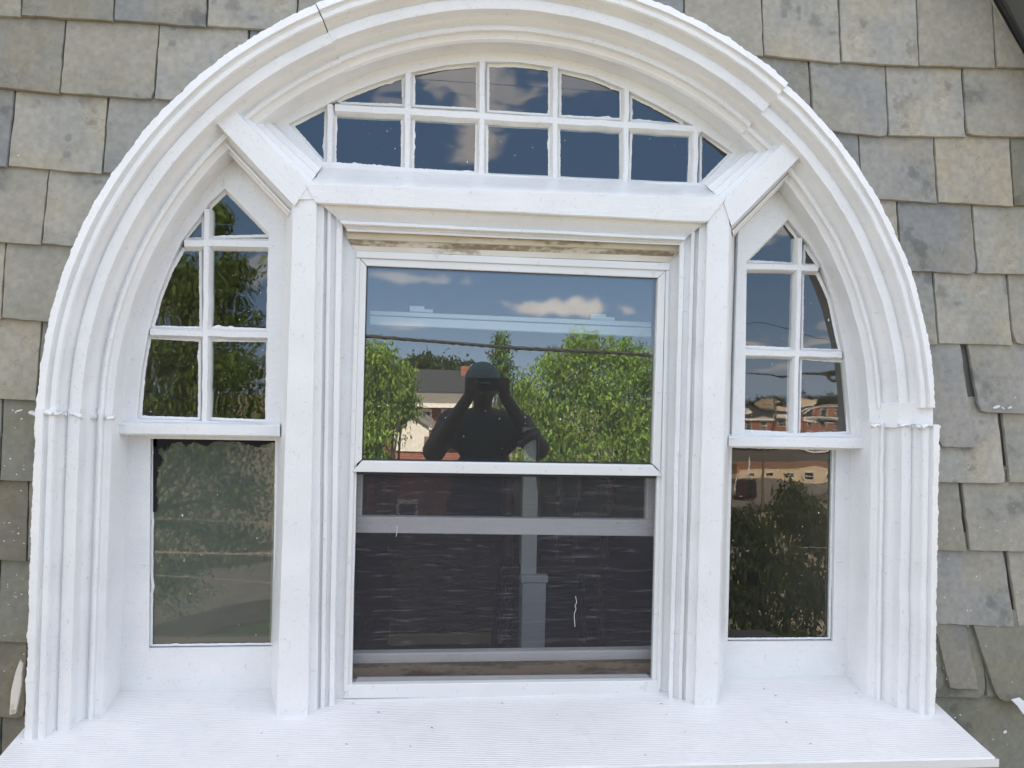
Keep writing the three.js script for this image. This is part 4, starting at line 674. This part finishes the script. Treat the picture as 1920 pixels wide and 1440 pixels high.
{
  const z0 = 20, a = MR(738, 800, z0), b = MR(801, 800, z0), ap = MR(768, 779, z0), yb = MR(768, 846, z0).y;
  const h = thing('white_house', 'white gabled house on a brick base mirrored left of the photographer', 'house', new THREE.Vector3(ap.x, 0, z0 + 2));
  part('base', box(a.x, b.x, 0, yb, z0, z0 + 4), brickMat, h);
  part('wall', plate([V2(a.x - .05, yb), V2(b.x + .05, yb), V2(b.x + .05, a.y), V2(ap.x, ap.y), V2(a.x - .05, a.y)], z0 - .05, z0 + 4.05, [], 0), sidingMat, h);
  for (const s of [-1, 1]) { const e = s < 0 ? a.x - .2 : b.x + .2; part('roof', plate([V2(ap.x, ap.y + .02), V2(e, a.y - .08), V2(e, a.y + .06), V2(ap.x, ap.y + .18)], z0 - .2, z0 + 4.2, [], 0), greyRoof, h); }
  const w = MR(786, 835, z0); windowIn(h, w.x - .3, yb - 2.6, z0 - .03, .45, 1.1);
  const c0 = MR(806, 838, 17), c1 = MR(856, 838, 17);
  const g = thing('brick_shed', 'orange brick outbuilding mirrored under the raised elbow', 'shed', new THREE.Vector3((c0.x + c1.x) / 2, 0, 18));
  part('wall', box(c0.x, c1.x, 0, c0.y, 17, 19), brickMat, g); part('roof', box(c0.x - .15, c1.x + .15, c0.y, c0.y + .12, 16.85, 19.15), brownRoof, g);
}
{
  // terrace of brick houses and pale building, far right
  const zt = 142, add = (pa, pb, py, label, mat, rm, z = zt, name = 'terrace_house', group) => {
    const a = MR(pa, py, z, -.06), b = MR(pb, py, z, -.06), h = thing(name, label, 'house', new THREE.Vector3((a.x + b.x) / 2, 0, z + 5), group);
    part('wall', box(a.x, b.x, 0, a.y - .8, z, z + 9), mat, h); part('roof', box(a.x - .2, b.x + .2, a.y - .8, a.y, z - .4, z + 9.3), rm, h); part('cornice', box(a.x - .3, b.x + .3, a.y - 1.15, a.y - .82, z - .5, z - .02), trimMat, h);
    const nw = name === 'grey_shed' ? 0 : Math.max(2, Math.round((b.x - a.x) / 3)); for (let i = 0; i < nw; i++) for (let k = 0; k < 2; k++) windowIn(h, a.x + (i + .5) * (b.x - a.x) / nw, a.y - 3.2 - k * 3.4, z - .02, 1.1, 1.8);
  };
  add(1340, 1432, 769, 'brick terrace house with dark flat roof at the street corner', brickMat, darkRoof);
  add(1434, 1516, 767, 'brick terrace house with white cornice in the middle of the row', brickMat, darkRoof);
  add(1518, 1640, 776, 'lower brick terrace house with pale curved roof edge', brickMat, greyRoof);
  add(1440, 1532, 757, 'long pale flat-roofed building behind the brick terrace', beigeMat, beigeMat, 175, 'pale_building');
  add(1330, 1650, 824, 'long dark grey shed roof between the garages and the brick terrace', std({ color: lin(.09, .09, .088), roughness: .9 }), std({ color: lin(.10, .10, .10), roughness: .9 }), 134.5, 'grey_shed');
  // low beige garages
  const a = MR(1388, 884, 128, -.06), b = MR(1580, 884, 128, -.06), g = thing('garage_block', 'low beige garage block with brown roof across the street', 'garage', new THREE.Vector3((a.x + b.x) / 2, 0, 130));
  part('wall', box(a.x, b.x, 0, a.y + .2, 128, 133), beigeMat, g); part('roof', box(a.x - .4, b.x + .4, a.y + .2, a.y + 1.3, 128.6, 133.4), brownRoof, g);
  for (let i = 0; i < 5; i++) windowIn(g, a.x + (i + .6) * (b.x - a.x) / 5.2, .6, 127.98, 1.5, .9);
  part('downpipe', box(a.x + 1.6, a.x + 1.75, 0, a.y + 2.6, 127.7, 127.85), trimMat, g);
}
{
  // parked car by the kerb
  const p = new THREE.Vector3(49.5, .16, 112), c = thing('parked_car', 'dark red and black parked estate car by the far kerb', 'car', p); c.rotation.y = -.70;
  const car = new THREE.Shape([[-2.2, .35], [-2.25, .8], [-1.9, .98], [-1.0, 1.05], [-.35, 1.55], [1.4, 1.6], [2.0, 1.1], [2.2, .95], [2.25, .4]].map(q => new THREE.Vector2(...q)));
  const bg = new THREE.ExtrudeGeometry(car, { depth: 1.62, bevelEnabled: true, bevelThickness: .08, bevelSize: .06, bevelSegments: 3 }); bg.translate(0, 0, -.81);
  const put = (n, g, m) => { const o = new THREE.Mesh(g, m); o.name = n; o.castShadow = o.receiveShadow = true; c.add(o); return o; };
  put('body', bg, std({ color: lin(.03, .012, .014), roughness: .25, metalness: .2 }));
  const gl = new THREE.Shape([[-.85, 1.07], [-.32, 1.47], [1.35, 1.51], [1.8, 1.1]].map(q => new THREE.Vector2(...q))); const gg = new THREE.ExtrudeGeometry(gl, { depth: 1.82, bevelEnabled: false }).translate(0, 0, -.91); put('side_window', gg, winGlass);
  for (const x of [-1.4, 1.4]) for (const z of [-.82, .82]) { const w = put('wheel', new THREE.CylinderGeometry(.33, .33, .2, 24).rotateX(Math.PI / 2).translate(x, .33 - .16 + .0, z), std({ color: lin(.02, .02, .02), roughness: .8 })); const rim = new THREE.Mesh(new THREE.CylinderGeometry(.2, .2, .22, 16).rotateX(Math.PI / 2).translate(x, .17, z), std({ color: lin(.5, .5, .5), roughness: .3, metalness: .7 })); rim.name = 'rim'; w.add(rim); }
  for (const z of [-.6, .6]) { put('tail_light', new RoundedBoxGeometry(.06, .22, .3, 2, .02).translate(2.28, .85, z), std({ color: lin(.35, .01, .01), roughness: .3 })); put('headlight', new RoundedBoxGeometry(.06, .16, .35, 2, .02).translate(-2.27, .8, z), std({ color: lin(.7, .7, .7), roughness: .1 })); }
  // street sign
  const q = MR(1385, 880, 112, -.06), s = thing('street_sign', 'small red and white street sign on a thin post by the kerb', 'sign', new THREE.Vector3(q.x, 0, 112));
  part('post', new THREE.CylinderGeometry(.06, .06, q.y, 8).translate(q.x, q.y / 2, 112), trimMat, s); part('plate', new RoundedBoxGeometry(.5, .7, .04, 2, .01).translate(q.x, q.y, 111.9), std({ color: lin(.5, .12, .08), roughness: .5 }), s);
  // utility pole
  const u = MR(1437, 740, 95, -.06), po = thing('utility_pole', 'wooden utility pole with a cross arm above the far rooftops', 'pole', new THREE.Vector3(u.x, 0, 95));
  part('pole', new THREE.CylinderGeometry(.13, .19, u.y, 10).translate(u.x, u.y / 2, 95), barkMat, po); part('cross_arm', new THREE.BoxGeometry(2.2, .14, .14).translate(u.x, u.y - .5, 94.85), barkMat, po);
}
// overhead cables
{
  const cm = std({ color: lin(.03, .03, .03), roughness: .6 }), lm = std({ color: lin(.35, .30, .24), roughness: .6 });
  const cable = (name, label, pts, r, m, strands = 1, group) => { const c = new THREE.CatmullRomCurve3(pts); const geos = []; for (let s = 0; s < strands; s++) { const q = []; for (let i = 0; i <= 160; i++) { const p = c.getPoint(i / 160), a = i * .9 + s * 6.283 / strands; q.push(p.add(new THREE.Vector3(0, Math.sin(a) * r * (strands > 1 ? 1.1 : 0), Math.cos(a) * r * (strands > 1 ? 1.1 : 0)))); } geos.push(new THREE.TubeGeometry(new THREE.CatmullRomCurve3(q), 420, r, 6)); } const t = thing(name, label, 'cable', pts[0], group); part('strand', merge(geos), m, t); };
  const a = MR(690, 630, 8), b = MR(960, 652, 8), c = MR(1228, 668, 8), d = MR(1400, 704, 8, -.06), e = MR(1590, 712, 8, -.06);
  cable('overhead_cable', 'thick twisted overhead cable crossing the mirrored sky', [new THREE.Vector3(-24, a.y + 1.0, 8.2), a, b, c, d, e, new THREE.Vector3(30, e.y + .6, 8.3)], .014, cm, 3);
  const w = (p, q, z, zg) => { const u = MR(...p, z, zg), v = MR(...q, z, zg), k = v.clone().sub(u); return [u.clone().addScaledVector(k, -9), u.clone().addScaledVector(k, -2), u, v, v.clone().addScaledVector(k, .4), v.clone().addScaledVector(k, .8)]; };
  cable('service_wire', 'thin pale service wire mirrored high in the left lower pane', w([300, 974], [514, 980], 6, -.066), .004, lm);
  cable('service_wire', 'doubled pale service wire mirrored across the left lower pane', w([300, 1035], [514, 1040], 6, -.066), .006, lm, 2);
  cable('service_wire', 'lowest pale service wire mirrored in the left lower pane', w([400, 1085], [514, 1094], 6, -.066), .004, lm);
  const r0 = MR(1395, 592, 11, -.06), r1 = MR(1590, 640, 11, -.06), k = r1.clone().sub(r0);
  cable('service_wire', 'thin dark wire slanting across the mirrored sky at the right', [r0.clone().addScaledVector(k, -.3), r0, r1, r1.clone().addScaledVector(k, 4)], .006, cm);
}

// ================================================================== THE PHOTOGRAPHER
{
  const V = (x, y, z) => new THREE.Vector3(x, H0 + y, z);
  function field(caps, k) { return (x, y, z) => { let acc = 0, mn = 1e9; const ds = []; for (const c of caps) { const [a, b, ra, rb] = c, bx = b.x - a.x, by = b.y - a.y, bz = b.z - a.z, px = x - a.x, py = y - a.y, pz = z - a.z; let t = (px * bx + py * by + pz * bz) / (bx * bx + by * by + bz * bz + 1e-9); t = t < 0 ? 0 : t > 1 ? 1 : t; const dx = px - bx * t, dy = py - by * t, dz = pz - bz * t, d = Math.sqrt(dx * dx + dy * dy + dz * dz) - (ra + (rb - ra) * t); ds.push(d); if (d < mn) mn = d; } if (mn > k * 3) return mn; for (const d of ds) acc += Math.exp(-(d - mn) / k); return mn - k * Math.log(acc); }; }
  function meshField(f, c, half, n) {
    const mc = new MarchingCubes(n, leafMat, false, false, 200000); mc.isolation = 0; const hs = n / 2;
    for (let k = 0; k < n; k++) for (let j = 0; j < n; j++) for (let i = 0; i < n; i++) mc.field[i + j * n + k * n * n] = -f(c.x + (i - hs) / hs * half, c.y + (j - hs) / hs * half, c.z + (k - hs) / hs * half);
    mc.update(); const p = mc.positionArray.slice(0, mc.count * 3), q = mc.normalArray.slice(0, mc.count * 3); for (let i = 0; i < p.length; i += 3) { p[i] = p[i] * half + c.x; p[i + 1] = p[i + 1] * half + c.y; p[i + 2] = p[i + 2] * half + c.z; }
    const g = new THREE.BufferGeometry(); g.setAttribute('position', new THREE.Float32BufferAttribute(p, 3)); g.setAttribute('normal', new THREE.Float32BufferAttribute(q, 3)); return g;
  }
  const FY = -1.54, cx = .115, bz = 2.46;
  const hd = V(.095, .10, 2.40), neck = V(.105, -.07, 2.44), chest = V(cx, -.22, bz), belly = V(cx, -.45, bz), pelv = V(cx, -.64, bz);
  const sL = V(-.075, -.115, 2.45), sR = V(.305, -.115, 2.45), eL = V(-.185, -.285, 2.30), eR = V(.42, -.265, 2.30), wL = V(.012, .045, 2.215), wR = V(.205, .045, 2.215);
  const hipL = V(cx - .10, -.66, bz), hipR = V(cx + .10, -.66, bz), kL = V(cx - .12, -1.08, bz - .03), kR = V(cx + .12, -1.08, bz - .03), aL = V(cx - .13, FY + .09, bz + .02), aR = V(cx + .13, FY + .09, bz + .02);
  const limbs = [[sL, eL, .060, .052], [eL, wL, .052, .032], [sR, eR, .060, .052], [eR, wR, .052, .032], [hipL, kL, .088, .058], [kL, aL, .058, .038], [hipR, kR, .088, .058], [kR, aR, .058, .038]];
  const torso = [[V(cx - .09, -.19, bz), V(cx + .09, -.19, bz), .115, .115], [V(cx - .07, -.45, bz), V(cx + .07, -.45, bz), .112, .112], [V(cx - .08, -.62, bz), V(cx + .08, -.62, bz), .108, .108], [sL, sR, .060, .060], [neck, V(cx, -.15, bz), .056, .07]];
  const feet = [[aL, V(cx - .15, FY + .04, bz - .16), .042, .036], [aR, V(cx + .15, FY + .04, bz - .16), .042, .036]];
  const head = [[V(.095, .13, 2.415), V(.095, .085, 2.385), .092, .078], [V(.095, .05, 2.365), V(.095, .012, 2.345), .060, .036], [neck, V(.097, .05, 2.41), .055, .056], [V(.095, .075, 2.312), V(.095, .045, 2.292), .010, .014], [V(.004, .07, 2.405), V(.004, .10, 2.41), .012, .014], [V(.186, .07, 2.405), V(.186, .10, 2.41), .012, .014]];
  const skin = std({ color: lin(.06, .04, .03), roughness: .6 }), shirt = std({ color: lin(.06, .068, .068), roughness: .95, bumpMap: rep(paintBump, 3), bumpScale: .003 }), jeans = std({ color: lin(.03, .04, .07), roughness: .95 });
  const man = thing('person', 'person in a cap and grey T-shirt holding a phone to the face with both hands', 'person', V(cx, FY, bz));
  // body, head and hands as one skin
  const geos = [meshField(field([...limbs, ...torso, ...feet], .022), V(cx, -.66, 2.38), .96, 112), meshField(field(head, .012), V(.095, .06, 2.39), .17, 72)];
  for (const s of [-1, 1]) {
    const w = s < 0 ? wL : wR, hx = w.x, f = (x, y, z) => V(hx + s * x, .1 + y, 2.2 + z), caps = [[w, f(.004, -.035, .012), .026, .024], [f(.012, -.03, .010), f(.006, .018, .008), .020, .019], [f(-.008, -.03, .010), f(-.012, .016, .010), .020, .017]];
    const ys = [.034, .014, -.006, -.025], ln = [.92, 1.0, .95, .78];
    for (let i = 0; i < 4; i++) { const y = ys[i], l = ln[i]; caps.push([f(.010, y * .8, .006), f(.014, y, -.022 * l), .0095, .009], [f(.014, y, -.022 * l), f(-.010 * l, y + .003, -.036), .009, .0085], [f(-.010 * l, y + .003, -.036), f(-.030 * l, y + .004, -.032), .0085, .0075]); }
    caps.push([f(-.004, -.026, .012), f(-.024, -.022, .022), .012, .0105], [f(-.024, -.022, .022), f(-.042, -.008, .018), .0105, .0085]);
    geos.push(meshField(field(caps, .0045), f(0, 0, -.002), .085, 58));
  }
  part('body', merge(geos), skin, man);
  // clothes
  const sleeve = (a, b) => [a, a.clone().lerp(b, .62), .074, .072];
  const sf = field([...torso.slice(0, 3).map(c => [c[0], c[1], c[2] + .016, c[3] + .018]), [sL, sR, .070, .070], sleeve(sL, eL), sleeve(sR, eR)], .022);
  part('t_shirt', meshField((x, y, z) => Math.max(sf(x, y, z), H0 - .74 - y, y - (H0 - .075)), V(cx, -.42, 2.42), .44, 84), shirt, man);
  const tf = field([[hipL, kL, .104, .076], [kL, aL, .076, .064], [hipR, kR, .104, .076], [kR, aR, .076, .064], [V(cx - .08, -.64, bz), V(cx + .08, -.64, bz), .118, .118]], .02);
  part('trousers', meshField((x, y, z) => Math.max(tf(x, y, z), y - (H0 - .60), H0 + FY + .06 - y), V(cx, -1.05, 2.46), .50, 80), jeans, man);
  const cap = std({ color: lin(.10, .17, .18), roughness: .9 }), dome = new THREE.SphereGeometry(.112, 28, 14, 0, 6.2832, 0, 1.62); dome.scale(.95, 1.02, 1.12); dome.translate(.095, H0 + .128, 2.412);
  const vis = new THREE.SphereGeometry(.112, 28, 4, 0, 6.2832, 1.46, .16); { const p = vis.attributes.position; for (let i = 0; i < p.count; i++) { const x = p.getX(i), z = p.getZ(i), f = z < 0 ? 1 + .9 * Math.max(0, -z / .112) * (p.getY(i) < 0.004 ? 1 : .0) : 1; p.setXYZ(i, x * .95, p.getY(i) - (f - 1) * .02, z * 1.12 * f); } vis.computeVertexNormals(); vis.translate(.095, H0 + .128, 2.412); }
  const cp = part('cap', merge([dome, vis]), cap, man);
  const eyes = std({ color: lin(.02, .015, .012), roughness: .3 });
  for (const s of [-1, 1]) part('eye', new THREE.SphereGeometry(.011, 10, 8).translate(.095 + s * .032, H0 + .092, 2.312), eyes, man);
  part('mouth', new THREE.SphereGeometry(.02, 10, 8).scale(1, .25, .3).translate(.095, H0 + .022, 2.306), std({ color: lin(.07, .03, .025), roughness: .5 }), man);
  for (const s of [-1, 1]) part('shoe', new RoundedBoxGeometry(.10, .085, .27, 3, .035).translate(cx + s * .14, H0 + FY + .035, bz - .07), std({ color: lin(.05, .045, .04), roughness: .8 }), man);
  const ph = thing('phone', 'dark smartphone held up in both hands of the photographer', 'phone', V(.108, .105, 2.19));
  part('case', new RoundedBoxGeometry(.158, .075, .009, 3, .004).translate(.108, H0 + .105, 2.196), std({ color: lin(.015, .015, .017), roughness: .3 }), ph);
  part('lens', new THREE.CylinderGeometry(.007, .007, .003, 16).rotateX(Math.PI / 2).translate(.052, H0 + .125, 2.190), std({ color: lin(.005, .005, .006), roughness: .1 }), ph);
}
scene.traverse(o => { if (o.isMesh) { o.castShadow = true; o.receiveShadow = true; } });
renderer.render(scene, camera);
